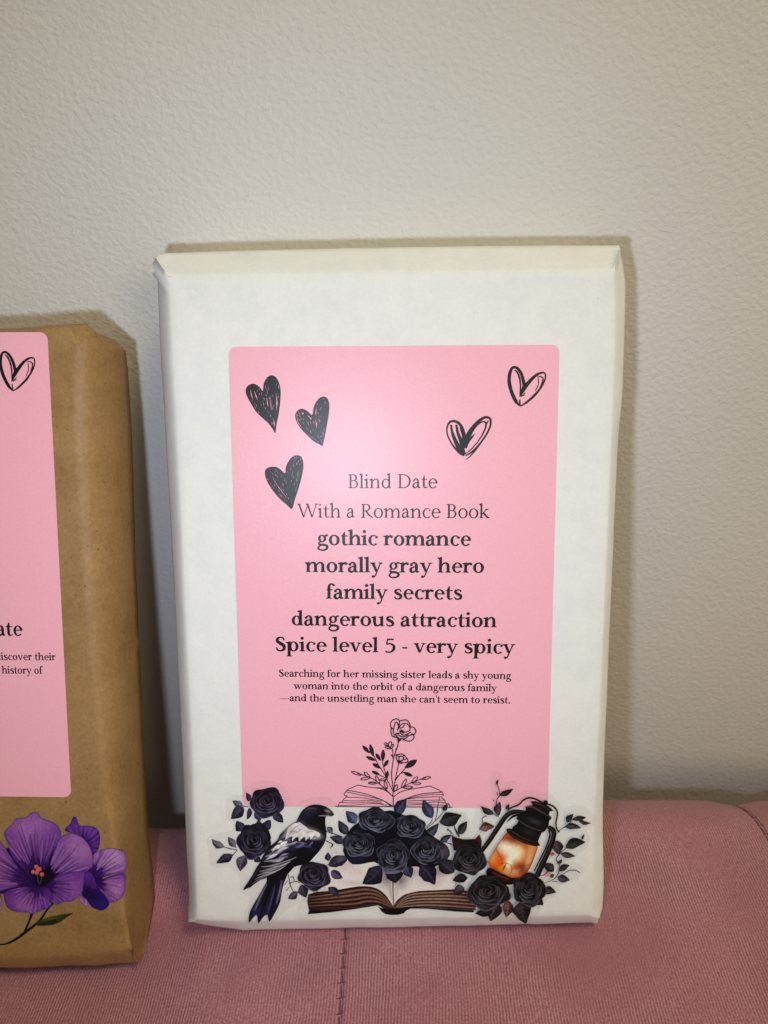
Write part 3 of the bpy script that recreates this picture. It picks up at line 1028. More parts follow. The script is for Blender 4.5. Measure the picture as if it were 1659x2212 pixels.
def scribble_heart(outline, gaps, seed):
    A = Art(C6, 0.0185)
    A.poly(outline, INK, smooth=4, step=0.001)
    for g in gaps: A.line(g[:-1], [1.5, g[-1], 1.5], PINK)
    # fine pen scratches left open between the strokes
    r = random.Random(seed); O = np.array(outline, float); lo, hi = O.min(0), O.max(0); tip = O[np.argmax(O[:, 1])]
    n = 0; O2 = cat_closed(outline, 4)
    while n < 34:
        p = np.array([r.uniform(lo[0], hi[0]), r.uniform(lo[1], hi[1])])
        d = tip - p; L_ = np.linalg.norm(d)
        if L_ < 90: continue
        d /= L_; d = d * .75 + np.array([0.0, .25]); e = p + d * r.uniform(14, 46)
        m = (p + e) / 2 + np.array([-d[1], d[0]]) * r.uniform(-3, 3)
        q = np.array([p, e, (p + e) / 2 + [14, 0], (p + e) / 2 - [14, 0]])
        if inside(q, O2).all():
            A.line([p, m, e], [1.0, r.uniform(2.5, 5.0), 1.0], PINK); n += 1
    return A.build('heart', M_ink, label_w)


scribble_heart([(510, 842), (480, 800), (440, 745), (370, 680), (300, 610), (240, 515), (200, 440), (187, 390), (200, 340), (250, 308), (300, 315), (345, 350), (374, 385), (380, 320), (402, 265), (440, 222), (480, 216), (520, 240), (552, 300), (567, 370), (568, 450), (560, 540), (545, 650), (525, 740)],
               [[(240, 370), (250, 430), (265, 480), 8], [(280, 385), (300, 440), (316, 480), 10], [(425, 375), (424, 425), 9], [(420, 460), (425, 520), (432, 560), 9], [(455, 440), (462, 540), (466, 600), 7], [(520, 430), (527, 510), (522, 600), 12], [(545, 300), (556, 360), 6], [(490, 680), (500, 740), (498, 780), 7], [(410, 290), (428, 280), 5]], 1)
scribble_heart([(1015, 982), (985, 965), (930, 935), (880, 890), (800, 810), (750, 740), (726, 670), (735, 620), (770, 585), (810, 580), (860, 605), (910, 645), (925, 570), (950, 510), (990, 462), (1040, 446), (1080, 470), (1098, 540), (1092, 640), (1075, 740), (1055, 850), (1030, 965)],
               [[(795, 615), (812, 630), (800, 640), 14], [(860, 650), (890, 680), (905, 700), 9], [(960, 560), (950, 620), (955, 650), 8], [(1050, 490), (1062, 530), 10], [(848, 715), (880, 760), 7], [(845, 780), (885, 830), 10], [(950, 690), (955, 750), (962, 790), 8], [(1008, 910), (1012, 950), 14], [(900, 880), (985, 945), 6], [(1040, 470), (1020, 480), 5], [(740, 650), (760, 730), (800, 790), 5]], 2)
scribble_heart([(692, 1668), (640, 1630), (560, 1560), (490, 1480), (420, 1370), (397, 1290), (405, 1240), (445, 1215), (510, 1210), (560, 1235), (614, 1280), (625, 1210), (660, 1140), (700, 1098), (745, 1084), (790, 1100), (814, 1160), (812, 1240), (795, 1330), (765, 1440), (725, 1560)],
               [[(470, 1270), (480, 1290), 12], [(520, 1250), (545, 1290), 8], [(450, 1380), (500, 1450), 8], [(490, 1350), (560, 1450), (620, 1530), 5], [(680, 1210), (670, 1260), 8], [(700, 1250), (690, 1330), 7], [(765, 1260), (745, 1370), 10], [(755, 1390), (730, 1480), 6], [(685, 1560), (690, 1610), 10], [(560, 1510), (640, 1590), 5], [(720, 1140), (700, 1180), 5], [(628, 1370), (630, 1400), 8]], 3)


def pen_heart(crop, strokes, label, seed, parent):
    A = Art(crop, 0.0185)
    for pts, w in strokes: A.line(pts, w, INK, step=0.0006)
    return A.build('heart', M_ink, parent)


UR = [([(1050, 605), (1000, 545), (950, 440), (920, 320), (925, 220), (950, 155), (985, 138), (1020, 155), (1060, 210), (1085, 290), (1095, 360), (1075, 410), (1055, 480)], [10, 42, 44, 44, 40, 34, 30, 34, 36, 40, 40, 34, 14]),
      ([(985, 170), (1015, 200), (1040, 260), (1052, 340), (1050, 420), (1045, 490)], [16, 22, 24, 20, 16, 12]),
      ([(1050, 470), (1090, 400), (1150, 320), (1230, 240), (1300, 205), (1340, 210), (1350, 250), (1330, 320), (1280, 400), (1210, 480), (1120, 560), (1045, 605)], [30, 50, 46, 34, 24, 18, 18, 20, 24, 28, 26, 12]),
      ([(1250, 258), (1290, 250), (1320, 275), (1300, 350), (1260, 430), (1200, 500), (1100, 575)], [10, 14, 18, 16, 22, 16, 8]),
      ([(1265, 270), (1265, 340), (1230, 420)], [12, 12, 12]), ([(1045, 520), (1045, 600)], [14, 22]), ([(1060, 490), (1110, 440)], [14, 10]), ([(1085, 475), (1110, 470)], [10, 4])]
pen_heart(C7, UR, 0, 0, label_w)
pen_heart(C7, [([(385, 1190), (320, 1150), (240, 1050), (190, 950), (180, 870), (205, 800), (250, 778), (310, 795), (355, 850), (385, 930), (395, 1000), (375, 1100)], [16, 24, 20, 18, 18, 26, 30, 34, 36, 34, 40, 30]),
               ([(230, 820), (240, 900), (275, 1000), (330, 1110), (380, 1170)], [24, 30, 46, 60, 40]),
               ([(290, 820), (310, 920), (340, 1000), (370, 1130)], [26, 34, 44, 30]), ([(340, 850), (372, 960), (380, 1050)], [24, 30, 40]),
               ([(385, 1180), (360, 1110), (340, 1080)], [40, 60, 30]),
               ([(400, 1000), (440, 920), (500, 840), (570, 770), (630, 735), (680, 740), (700, 775), (690, 850), (640, 950), (560, 1060), (480, 1140), (400, 1190)], [40, 46, 44, 38, 30, 26, 24, 22, 22, 22, 22, 14]),
               ([(395, 1010), (440, 960), (500, 870), (560, 810), (610, 785), (640, 800), (640, 850), (600, 940), (540, 1030), (470, 1110), (400, 1165)], [50, 40, 24, 14, 16, 20, 22, 18, 14, 14, 10]),
               ([(400, 1100), (430, 1020), (475, 970), (515, 925)], [30, 40, 26, 4]),
               ([(400, 1238), (450, 1200), (520, 1120), (600, 1010), (680, 880), (700, 780)], [4, 14, 18, 18, 16, 14]), ([(660, 770), (655, 810), (680, 770)], [8, 8, 8])], 0, 1, label_w)
k8 = 350 / 440.0                     # the same pen heart printed on the brown book's label
A_ = np.array([(918, 320), (1350, 250), (1047, 605)], float); B_ = np.array([(10, 500), (352, 445), (132, 740)], float)
Mx = np.linalg.lstsq(np.hstack([A_, np.ones((3, 1))]), B_, rcond=None)[0]
pen_heart(C8, [((np.hstack([np.array(p, float), np.ones((len(p), 1))]) @ Mx).tolist(), [w * k8 * .95 for w in ws]) for p, ws in UR], 0, 2, label_b)

# ------------------------------------------------------------------ the line drawing of flowers growing from a book
A = Art(C4, 0.0185)
ln = lambda pts, w=9, sm=True: A.line(pts, w, (40, 30, 36), smooth=sm)
# open book
ln([(825, 985), (760, 930), (680, 895), (560, 880), (440, 858)]); ln([(440, 858), (330, 905), (300, 940), (288, 955), (300, 970), (325, 975)], 9, False)
ln([(320, 915), (420, 930), (560, 965), (680, 1010), (760, 1050), (825, 1092)], 9)
ln([(305, 930), (420, 955), (560, 985), (700, 1020), (790, 1080)], 8)
ln([(325, 978), (290, 1005), (272, 1030), (285, 1040), (240, 1045), (228, 1085)], 9, False)
ln([(320, 990), (450, 992), (600, 1015), (700, 1030)], 7); ln([(285, 1025), (420, 1030), (560, 1025), (700, 1045)], 7)
ln([(240, 1046), (400, 1052), (560, 1045), (720, 1062)], 7); ln([(225, 1078), (380, 1075), (480, 1068), (640, 1058), (780, 1088)], 6)
ln([(195, 1090), (400, 1091), (560, 1092), (830, 1092)], 9, False)
A.poly([(690, 1005), (760, 1045), (825, 1080), (840, 1096), (740, 1096), (790, 1080), (740, 1045)], (40, 30, 36))
ln([(832, 985), (900, 935), (1000, 905), (1120, 885), (1225, 868)]); ln([(1225, 868), (1310, 905), (1360, 935), (1375, 965), (1345, 985), (1385, 1020), (1395, 1055), (1430, 1060), (1445, 1095)], 9, False)
ln([(835, 1090), (900, 1045), (980, 1000), (1100, 960), (1240, 942), (1360, 935)], 9); ln([(900, 1040), (1000, 1000), (1120, 975), (1260, 958), (1370, 960)], 7)
ln([(980, 1010), (1120, 992), (1250, 985), (1345, 985)], 7); ln([(980, 1030), (1120, 1025), (1250, 1020), (1385, 1020)], 7); ln([(980, 1050), (1150, 1052), (1280, 1040), (1395, 1050)], 7)
ln([(960, 1075), (1150, 1068), (1300, 1075), (1430, 1075)], 7); ln([(840, 1094), (1100, 1096), (1470, 1099)], 9, False)
A.poly([(835, 1090), (880, 1040), (960, 1005), (960, 1020), (900, 1060), (860, 1096)], (40, 30, 36))
# stems
ln([(825, 1092), (825, 1000), (822, 930)], 10); ln([(820, 985), (825, 900), (812, 800), (808, 720), (818, 640), (835, 540), (870, 440), (888, 360)], 11)
ln([(825, 930), (760, 800), (720, 720), (660, 630), (615, 540), (575, 500), (545, 480)], 9); ln([(760, 800), (740, 720), (715, 640), (710, 590)], 9)
ln([(740, 775), (680, 750), (640, 720)], 8); ln([(828, 930), (845, 820), (870, 690), (885, 620)], 9)
ln([(835, 830), (880, 760), (940, 690), (985, 640)], 9); ln([(840, 800), (900, 735), (960, 715)], 8)
ln([(820, 560), (820, 500), (812, 455)], 9); ln([(822, 560), (800, 520)], 9); ln([(848, 470), (880, 430)], 10)
ln([(815, 975), (700, 860), (590, 780), (480, 740), (430, 728)], 9); ln([(640, 830), (580, 832), (555, 830)], 6); ln([(832, 930), (910, 885), (1020, 830), (1130, 790), (1180, 775)], 9)
ln([(760, 930), (720, 890), (640, 885)], 9)


def leaf_s(b, t, w):                                     # solid leaf
    b = np.array(b, float); t = np.array(t, float); d = t - b; n = np.array([-d[1], d[0]]) / np.linalg.norm(d) * w / 2
    A.poly([b, b + d * .3 + n * .8, b + d * .6 + n, b + d * .88 + n * .55, t, b + d * .88 - n * .55, b + d * .6 - n, b + d * .3 - n * .8], (40, 30, 36), smooth=3)


def leaf_o(b, t, w):                                     # outlined leaf
    b = np.array(b, float); t = np.array(t, float); d = t - b; n = np.array([-d[1], d[0]]) / np.linalg.norm(d) * w / 2
    A.line([b, b + d * .35 + n, b + d * .75 + n, t, b + d * .75 - n, b + d * .35 - n, b], 9, (40, 30, 36))


for a in (((570, 510), (490, 425), 40), ((610, 545), (572, 412), 44), ((635, 590), (530, 545), 38), ((690, 675), (600, 620), 40), ((690, 590), (635, 512), 38), ((710, 600), (718, 468), 44),
          ((722, 660), (772, 582), 38), ((680, 745), (592, 704), 36), ((748, 800), (766, 698), 38), ((950, 670), (1082, 582), 66), ((930, 715), (1036, 758), 40)):
    leaf_s(*a)
for a in (((480, 748), (370, 708), 22), ((575, 775), (512, 716), 24), ((580, 775), (472, 792), 24), ((680, 850), (636, 755), 26), ((650, 835), (556, 832), 22), ((750, 800), (680, 796), 18), ((760, 900), (732, 810), 24),
          ((1020, 832), (1092, 766), 26), ((1130, 790), (1234, 768), 22), ((1030, 832), (1126, 838), 22), ((915, 885), (968, 792), 26), ((930, 882), (1040, 876), 22), ((835, 930), (868, 850), 26)):
    leaf_o(*a)
# big bloom
W9 = 11
for p in ([(830, 250), (800, 220), (797, 180), (820, 148), (860, 135), (890, 150), (892, 190), (880, 230), (870, 265)], [(830, 250), (840, 200), (858, 168), (880, 200), (885, 235)],
          [(892, 160), (930, 148), (975, 150), (1005, 190), (1010, 220), (1005, 262)], [(880, 245), (905, 205), (940, 182), (985, 195), (1005, 225)], [(895, 238), (935, 222), (945, 195)],
          [(1012, 222), (1050, 228), (1072, 265), (1055, 300), (1020, 295)], [(1010, 240), (1000, 262), (970, 275), (930, 278)], [(1045, 305), (1052, 335), (1030, 365), (990, 376), (930, 360)],
          [(805, 225), (802, 280), (815, 320), (850, 335)], [(825, 250), (830, 290), (845, 320)], [(850, 295), (900, 290), (930, 310), (975, 300), (1020, 275)], [(850, 300), (870, 330), (900, 350), (960, 345), (1000, 315), (1050, 305)],
          [(860, 285), (890, 315), (940, 330), (990, 305)], [(850, 335), (865, 338), (880, 340)]):
    ln(p, W9)
A.poly([(885, 270), (910, 248), (940, 262), (938, 300), (915, 285)], (40, 30, 36)); A.poly([(868, 340), (915, 360), (880, 395), (870, 375)], (40, 30, 36))
# small blooms
for p in ([(812, 455), (780, 440), (770, 415), (790, 382), (808, 395), (805, 430), (790, 440)], [(790, 440), (745, 420), (730, 408), (740, 395), (765, 405), (785, 440)], [(800, 440), (820, 410), (832, 420), (815, 450)],
          [(785, 440), (745, 432), (745, 450), (770, 458), (812, 455)], [(855, 520), (862, 570), (885, 600), (915, 605), (975, 605), (985, 585), (960, 545), (925, 515), (890, 518), (855, 520)],
          [(885, 560), (900, 540), (925, 540), (938, 560), (925, 585), (895, 585), (885, 560)], [(858, 525), (890, 545)], [(920, 545), (950, 530)], [(935, 575), (975, 570), (985, 585)]):
    ln(p, 10)
A.poly([(862, 590), (895, 580), (925, 605), (925, 622), (880, 618)], (40, 30, 36))
A.build('flower_drawing', M_ink, label_w)

# ------------------------------------------------------------------ clear stickers with printed motifs
FILM_D = 0.0205


def film(outline, crop, book, parent, d):
    O = cat_closed(outline, 4)
    return plate('sticker', crop.uv(O), book, d, M_film, parent, thick=0.003)


# ---- the raven sticker
st1 = film([(330, 205), (400, 170), (520, 145), (640, 185), (710, 270), (740, 350), (800, 320), (900, 285), (1030, 290), (1110, 370), (1120, 450), (1080, 480), (1090, 560), (1130, 600), (1180, 690), (1190, 800), (1170, 960), (1140, 1010),
            (900, 1130), (800, 1140), (720, 1180), (660, 1230), (560, 1320), (455, 1345), (350, 1310), (340, 1220), (390, 1100), (300, 1060), (300, 960), (260, 890), (190, 860), (80, 850), (50, 760), (30, 640), (90, 580), (230, 560), (240, 500), (190, 450), (190, 330), (220, 270), (310, 270)], C1, 'w', white_book, FILM_D)
D0 = FILM_D + 0.004
BLK = (30, 27, 40); VIO = (92, 86, 112)


def sprig(name, crop, d, stems, leaves, parent, color=(46, 42, 60), scol=(52, 46, 60), sw=7):
    a = Art(crop, d)
    for s in stems: a.line(s, [sw * .6, sw, sw * .7], scol)
    for i, lf in enumerate(leaves):
        a.leaf(*lf[:3], lf[3] if len(lf) > 3 else color, seed=i + 1)
    return a.build(name, M_print, parent)


sprig('leaf_sprig', C1, D0, [[(375, 365), (320, 355), (280, 345)], [(390, 380), (370, 400)]],
      [((325, 350), (240, 315), 55, (78, 78, 90)), ((330, 365), (228, 462), 92), ((378, 372), (358, 468), 46), ((420, 410), (470, 478), 60), ((570, 425), (655, 492), 78), ((375, 320), (352, 246), 48)], st1)
sprig('leaf_sprig', C1, D0, [[(280, 715), (220, 705), (170, 690)], [(280, 715), (255, 745), (240, 765)], [(260, 700), (270, 690), (262, 685)]],
      [((335, 560), (274, 478), 82), ((500, 560), (550, 468), 78), ((455, 530), (452, 470), 50), ((172, 692), (72, 628), 62, (84, 82, 92)), ((262, 690), (205, 610), 62, (84, 80, 94)), ((245, 755), (108, 822), 74), ((345, 760), (305, 888), 92, (74, 68, 84)), ((420, 770), (470, 812), 60)], st1)
for (cx, cy, rx, ry, sd) in ((520, 325, 150, 128, 11), (418, 640, 148, 150, 12)):
    a = Art(C1, D0 + 0.012); a.rose(cx, cy, rx, ry, (34, 30, 46), (114, 104, 138), seed=sd, shade=0.5); a.build('rose', M_print, st1)
sprig('leaf_sprig', C1, D0, [[(690, 895), (705, 960), (715, 1010), (738, 1055)], [(700, 990), (740, 975), (770, 975), (790, 985)], [(712, 940), (735, 935), (745, 965)], [(690, 965), (668, 1000)], [(700, 1020), (680, 1050)], [(1010, 840), (1030, 830)], [(1020, 870), (1060, 890)], [(1000, 560), (1060, 580), (1140, 610)], [(1000, 640), (1060, 670), (1040, 700)]],
      [((770, 1055), (695, 1115), 62, (70, 66, 80)), ((800, 1000), (842, 1104), 84), ((1025, 845), (1168, 765), 96, (60, 56, 76)), ((1022, 805), (1020, 735), 52), ((1045, 885), (1142, 945), 78, (66, 62, 84)), ((1020, 1020), (1110, 1100), 66)], st1)
a = Art(C1, D0 + 0.012); a.rose(905, 920, 138, 122, (34, 30, 46), (118, 110, 140), seed=13, shade=0.45); a.build('rose', M_print, st1)

# the bird itself: body, mantle, wing and tail are printed over one another
RAV = Art(C1, D0 + 0.03)
RAV.fill([(523, 930), (523, 965), (498, 1010), (460, 1080), (412, 1160), (380, 1230), (375, 1306), (405, 1270), (440, 1240), (447, 1280), (455, 1312), (490, 1262), (527, 1240), (541, 1300), (580, 1240), (602, 1200), (632, 1130), (642, 1060), (662, 980), (692, 905), (690, 840), (600, 850)], (26, 23, 38),
         blobs=[(430, 1200, 60, 80, -60, (60, 58, 104), .75), (545, 1170, 45, 120, 15, (58, 56, 100), .6), (600, 1090, 30, 120, 15, (46, 44, 74), .6)],
         strokes=[([(520, 990), (470, 1090), (425, 1200)], 9, (150, 150, 175), .55), ([(560, 990), (520, 1120), (460, 1270)], 9, (8, 6, 12), .9), ([(610, 960), (580, 1110), (545, 1260)], 9, (8, 6, 12), .9), ([(645, 960), (625, 1060), (600, 1150)], 7, (150, 150, 175), .7), ([(590, 1000), (560, 1120), (530, 1220)], 7, (110, 110, 150), .5)], smooth=2, seed=2)
RAV.fill([(480, 800), (440, 850), (408, 910), (370, 970), (328, 1036), (372, 1020), (405, 992), (470, 955), (530, 930), (560, 850), (520, 790)], (20, 17, 28), strokes=[([(470, 830), (420, 920), (350, 1015)], 8, (90, 88, 105), .45)], smooth=2, seed=3)
body = [(1068, 430), (1060, 405), (1040, 383), (1010, 363), (965, 346), (905, 342), (855, 358), (815, 385), (785, 430), (762, 478), (740, 490), (700, 515), (658, 555), (625, 590), (610, 628), (560, 672), (520, 715), (488, 762), (470, 800), (478, 840), (460, 890), (420, 960), (370, 1028), (420, 990), (480, 950), (560, 915), (640, 905), (700, 900), (745, 850), (800, 835), (860, 815), (905, 770), (950, 720), (988, 665), (1006, 610), (1008, 560), (1000, 510), (1000, 440), (1035, 437)]
RAV.fill(body, (24, 21, 32),
         blobs=[(870, 400, 70, 40, -20, (70, 62, 92), .6), (800, 470, 50, 40, 40, (58, 52, 78), .5), (740, 545, 55, 42, -25, (226, 222, 226), .95), (850, 575, 75, 36, 12, (222, 220, 226), .95), (700, 590, 50, 30, -30, (170, 164, 180), .8), (920, 600, 45, 22, 10, (200, 198, 210), .8),
                (1020, 400, 26, 16, 25, (150, 146, 152), .9), (900, 690, 120, 40, -25, (34, 30, 52), .8), (640, 690, 70, 24, -28, (206, 202, 214), .85), (570, 750, 70, 26, -35, (112, 108, 142), .7), (650, 770, 70, 22, -20, (82, 78, 116), .7), (760, 680, 60, 22, -20, (96, 90, 130), .6), (560, 860, 80, 26, -30, (120, 116, 132), .55), (640, 640, 40, 26, -40, (140, 136, 156), .7)],
         strokes=[([(955, 410), (1010, 408), (1062, 424)], 6, (14, 12, 16), .9), ([(945, 432), (1000, 432), (1035, 430)], 5, (170, 166, 170), .7), ([(690, 575), (760, 600), (860, 606), (955, 600)], 9, (30, 26, 40), .6), ([(720, 600), (740, 580)], 5, (30, 26, 40), .7), ([(800, 632), (806, 580)], 5, (30, 26, 40), .7), ([(850, 610), (860, 585)], 5, (30, 26, 40), .7), ([(900, 610), (910, 585)], 5, (30, 26, 40), .7),
                  ([(610, 640), (700, 610), (800, 625), (930, 640)], 9, (16, 14, 22), .85), ([(560, 690), (640, 650), (740, 650), (860, 660)], 7, (16, 14, 22), .85), ([(520, 740), (600, 715), (690, 690), (800, 690)], 7, (16, 14, 22), .85), ([(500, 790), (580, 775), (680, 740), (800, 710)], 7, (18, 16, 24), .85), ([(490, 820), (580, 810), (700, 780), (820, 740)], 6, (16, 14, 22), .85),
                  ([(500, 805), (590, 795), (690, 765)], 6, (186, 182, 200), .75), ([(510, 765), (590, 745), (650, 715)], 6, (196, 192, 208), .7), ([(560, 710), (640, 682), (690, 670)], 7, (226, 224, 230), .8), ([(470, 850), (560, 840), (690, 800), (760, 770)], 5, (176, 172, 186), .8), ([(450, 890), (560, 865), (680, 820)], 4.5, (176, 172, 186), .75), ([(430, 925), (540, 885), (650, 845)], 4.5, (170, 166, 180), .75),
                  ([(410, 960), (500, 915), (600, 880)], 4.5, (160, 156, 170), .7), ([(390, 995), (470, 945), (540, 915)], 4, (150, 146, 160), .7), ([(960, 600), (985, 640), (960, 690)], 7, (70, 66, 96), .6), ([(720, 660), (790, 650), (850, 662)], 6, (150, 146, 170), .6), ([(760, 690), (830, 680), (880, 690)], 6, (120, 116, 150), .6), ([(835, 385), (880, 372), (930, 378)], 6, (120, 112, 140), .45)], smooth=2, res=3.2, grain=0.14, seed=4)
RAV.fill([(698, 532), (742, 495), (790, 486), (838, 520), (870, 548), (920, 556), (955, 575), (958, 600), (936, 606), (912, 592), (880, 628), (872, 600), (838, 636), (836, 602), (812, 612), (784, 644), (780, 604), (756, 610), (728, 640), (730, 598), (708, 606), (672, 628), (682, 580)], (214, 210, 216),
         blobs=[(860, 585, 60, 14, 10, (240, 238, 240), .7), (720, 560, 30, 30, 0, (150, 144, 160), .6), (760, 520, 40, 12, -30, (244, 242, 244), .8)], strokes=[([(720, 560), (750, 530), (800, 500)], 5, (90, 84, 104), .7), ([(760, 580), (790, 550), (830, 530)], 4, (110, 104, 124), .6), ([(830, 590), (860, 565), (900, 560)], 4, (120, 114, 132), .5), ([(700, 580), (735, 560), (770, 570)], 5, (70, 64, 84), .6)], smooth=1, res=3.4, grain=.16, seed=6)
for f0, f1, w_, c_ in (((690, 640), (606, 706), 26, (226, 224, 230)), ((636, 668), (566, 726), 18, (206, 204, 216)), ((700, 690), (588, 748), 18, (170, 166, 186)), ((610, 742), (512, 792), 18, (190, 188, 204)), ((770, 640), (690, 668), 18, (128, 124, 156)), ((830, 650), (750, 690), 20, (104, 98, 140)), ((900, 640), (850, 690), 18, (84, 80, 118)), ((700, 740), (610, 788), 14, (120, 116, 144)), ((650, 640), (612, 656), 14, (190, 186, 200)), ((670, 770), (560, 806), 10, (166, 164, 180)), ((720, 800), (560, 850), 8, (160, 156, 170)), ((680, 834), (480, 896), 7, (150, 148, 160)), ((640, 862), (440, 940), 7, (140, 138, 150))):
    c_ = tuple(min(250, int(q_ * 1.12) + 6) for q_ in c_)
    RAV.leaf(f0, f1, w_ + 3, c_, vein=tuple(min(255, x + 20) for x in c_), seed=int(f0[0]))
RAV.fill([(958, 392), (972, 386), (984, 393), (972, 400)], (4, 4, 6), smooth=2)
RAV.build('raven', M_print, st1)

# ---- the open book with roses
FD2 = FILM_D + 0.0
st2 = film([(230, 600), (300, 500), (430, 480), (560, 460), (740, 460), (830, 400), (980, 370), (1120, 380), (1290, 420), (1390, 460), (1430, 540), (1600, 540), (1660, 640), (1600, 790), (1500, 850), (1520, 1000), (1560, 1200), (1720, 1380), (1740, 1650), (1500, 1670), (1100, 1640), (960, 1700), (780, 1710), (640, 1640), (400, 1630), (0, 1690), (-220, 1720), (-240, 1660), (-140, 1450), (60, 1330), (100, 1100), (110, 860), (160, 760)], C2, 'w', white_book, FD2 + 0.0035)
D2 = D0 + 0.004
BK = Art(C2, D2)
BK.fill([(190, 960), (300, 1050), (500, 1080), (830, 1100), (830, 1560), (760, 1460), (640, 1375), (520, 1350), (380, 1362), (140, 1400), (90, 1340), (140, 1120)], (226, 220, 220),
        blobs=[(240, 940, 70, 50, 0, (150, 110, 90), .7), (300, 1120, 120, 70, 0, (206, 186, 186), .7), (380, 1310, 160, 26, 5, (196, 190, 192), .7), (420, 1180, 90, 60, 20, (216, 200, 198), .6), (770, 1250, 90, 110, 30, (96, 84, 98), .85), (700, 1180, 100, 60, 0, (120, 106, 120), .7), (800, 1400, 28, 130, -10, (170, 152, 156), .8)], smooth=2, res=4, grain=.05, seed=5)
BK.fill([(830, 1100), (1250, 1080), (1400, 1100), (1480, 1190), (1490, 1384), (1300, 1394), (1100, 1405), (960, 1462), (855, 1560), (830, 1575)], (226, 219, 219),
        blobs=[(900, 1280, 90, 90, -30, (104, 90, 98), .85), (1000, 1200, 120, 60, 0, (120, 106, 122), .7), (1150, 1290, 110, 50, 20, (206, 192, 194), .6), (1320, 1200, 80, 80, 0, (168, 148, 152), .75), (1290, 1320, 60, 40, 0, (206, 184, 182), .7), (860, 1400, 20, 120, 8, (190, 176, 178), .7), (1200, 1180, 90, 40, 0, (110, 96, 116), .6)], smooth=2, res=4, grain=.05, seed=6)
BK.line([(823, 1200), (823, 1400), (832, 1570)], [16, 12, 10], (84, 62, 62))
x12 = lambda L: [((800 + .4822 * x - 1250) / .3617, (3000 + .4822 * y - 3000) / .3617) for x, y in L]
cov = (22, 19, 26)
BK.fill(x12([(855, 1240), (930, 1050), (960, 1070), (950, 1200), (1200, 1185), (1420, 1150), (1500, 1170), (1545, 1190), (1560, 1205), (1500, 1210), (1430, 1166), (1250, 1196), (1050, 1222)]), cov, smooth=1, seed=2)
lt = [(-100, 1440), (50, 1405), (140, 1400), (380, 1358), (520, 1346), (640, 1368), (740, 1440), (820, 1560), (835, 1592), (740, 1590), (690, 1560), (640, 1556), (400, 1590), (100, 1602), (-60, 1612), (-95, 1590)]
br = []
for k in range(9):
    f = k / 8.0
    br.append(([(-90, 1450 + 130 * f), (140, 1420 + 150 * f), (400, 1372 + 190 * f), (540, 1362 + 170 * f), (660, 1395 + 140 * f), (770, 1500 + 70 * f), (825, 1580)], 9, (150, 118, 104) if k % 2 else (30, 20, 22), .8 if k % 2 else .75))
BK.fill(lt, (72, 50, 48), blobs=[(300, 1440, 200, 30, -6, (118, 92, 84), .6), (-60, 1520, 70, 90, 0, (38, 30, 34), .8), (560, 1420, 90, 30, 10, (104, 76, 70), .6)], strokes=br, smooth=2, res=4, grain=.16, seed=7)
rt = [(832, 1585), (850, 1520), (900, 1470), (960, 1434), (1100, 1400), (1300, 1390), (1480, 1380), (1620, 1396), (1720, 1420), (1720, 1600), (1640, 1606), (1400, 1588), (1200, 1578), (1010, 1578), (960, 1600), (880, 1600)]
br = []
for k in range(11):
    f = k / 10.0
    br.append(([(850, 1580), (920, 1490 + 90 * f), (1020, 1425 + 150 * f), (1200, 1405 + 165 * f), (1450, 1396 + 185 * f), (1720, 1420 + 180 * f)], 7, (176, 150, 134) if k % 2 else (34, 24, 26), .75))
BK.fill(rt, (92, 70, 66), blobs=[(960, 1540, 90, 50, -30, (30, 22, 24), .7), (1300, 1480, 200, 30, 0, (150, 124, 112), .5)], strokes=br, smooth=2, res=4, grain=.14, seed=8)
BK.fill([(640, 1556), (690, 1586), (760, 1594), (850, 1590), (940, 1590), (1010, 1574), (1200, 1580), (1420, 1592), (1700, 1612), (1700, 1632), (1500, 1622), (1200, 1592), (1020, 1590), (965, 1612), (940, 1642), (880, 1658), (800, 1660), (740, 1650), (700, 1622), (670, 1580)], (16, 13, 18), smooth=1, seed=3)
BK.build('open_book', M_print, st2)

sprig('leaf_sprig', C2, D2 + 0.008, [[(1255, 600), (1235, 650), (1160, 725)], [(1330, 380), (1312, 470), (1300, 560), (1280, 630)], [(1400, 500), (1290, 630), (1170, 730)], [(1482, 660), (1500, 720), (1545, 805)], [(120, 760), (190, 780), (280, 812)], [(1445, 740), (1480, 790)], [(100, 850), (160, 890), (140, 940)], [(1330, 850), (1450, 885)], [(850, 580), (860, 560)]],
      [((425, 660), (312, 530), 120, (62, 68, 90)), ((330, 785), (230, 630), 100, (46, 48, 62)), ((290, 880), (135, 812), 90, (52, 52, 66)), ((110, 700), (160, 780), 60, (70, 72, 84)), ((850, 565), (972, 395), 130, (44, 46, 66)), ((1250, 602), (1150, 405), 125, (52, 56, 80)), ((1160, 805), (1318, 660), 105, (56, 62, 74)), ((1328, 650), (1562, 566), 130, (38, 40, 44)), ((1530, 772), (1626, 640), 78, (50, 50, 52)), ((1338, 850), (1452, 786), 56, (58, 62, 72)), ((1365, 525), (1412, 450), 56, (44, 38, 44)), ((1430, 740), (1415, 715), 22)], st2, sw=8)
a = Art(C2, D2 + 0.02)
a.fill([(480, 640), (640, 560), (800, 520), (980, 590), (1120, 640), (1200, 760), (1350, 860), (1420, 920), (1440, 1010), (1360, 1090), (1200, 1160), (1080, 1130), (960, 1140), (760, 1150), (620, 1080), (500, 1100), (380, 1105), (320, 1040), (280, 960), (300, 860), (330, 760), (400, 680)], (22, 22, 38), blobs=[(420, 1060, 120, 50, 0, (48, 50, 84), .7), (1380, 980, 70, 90, 20, (112, 104, 116), .6), (1080, 800, 80, 60, 0, (40, 44, 72), .6)], smooth=2, res=4.5, seed=9)
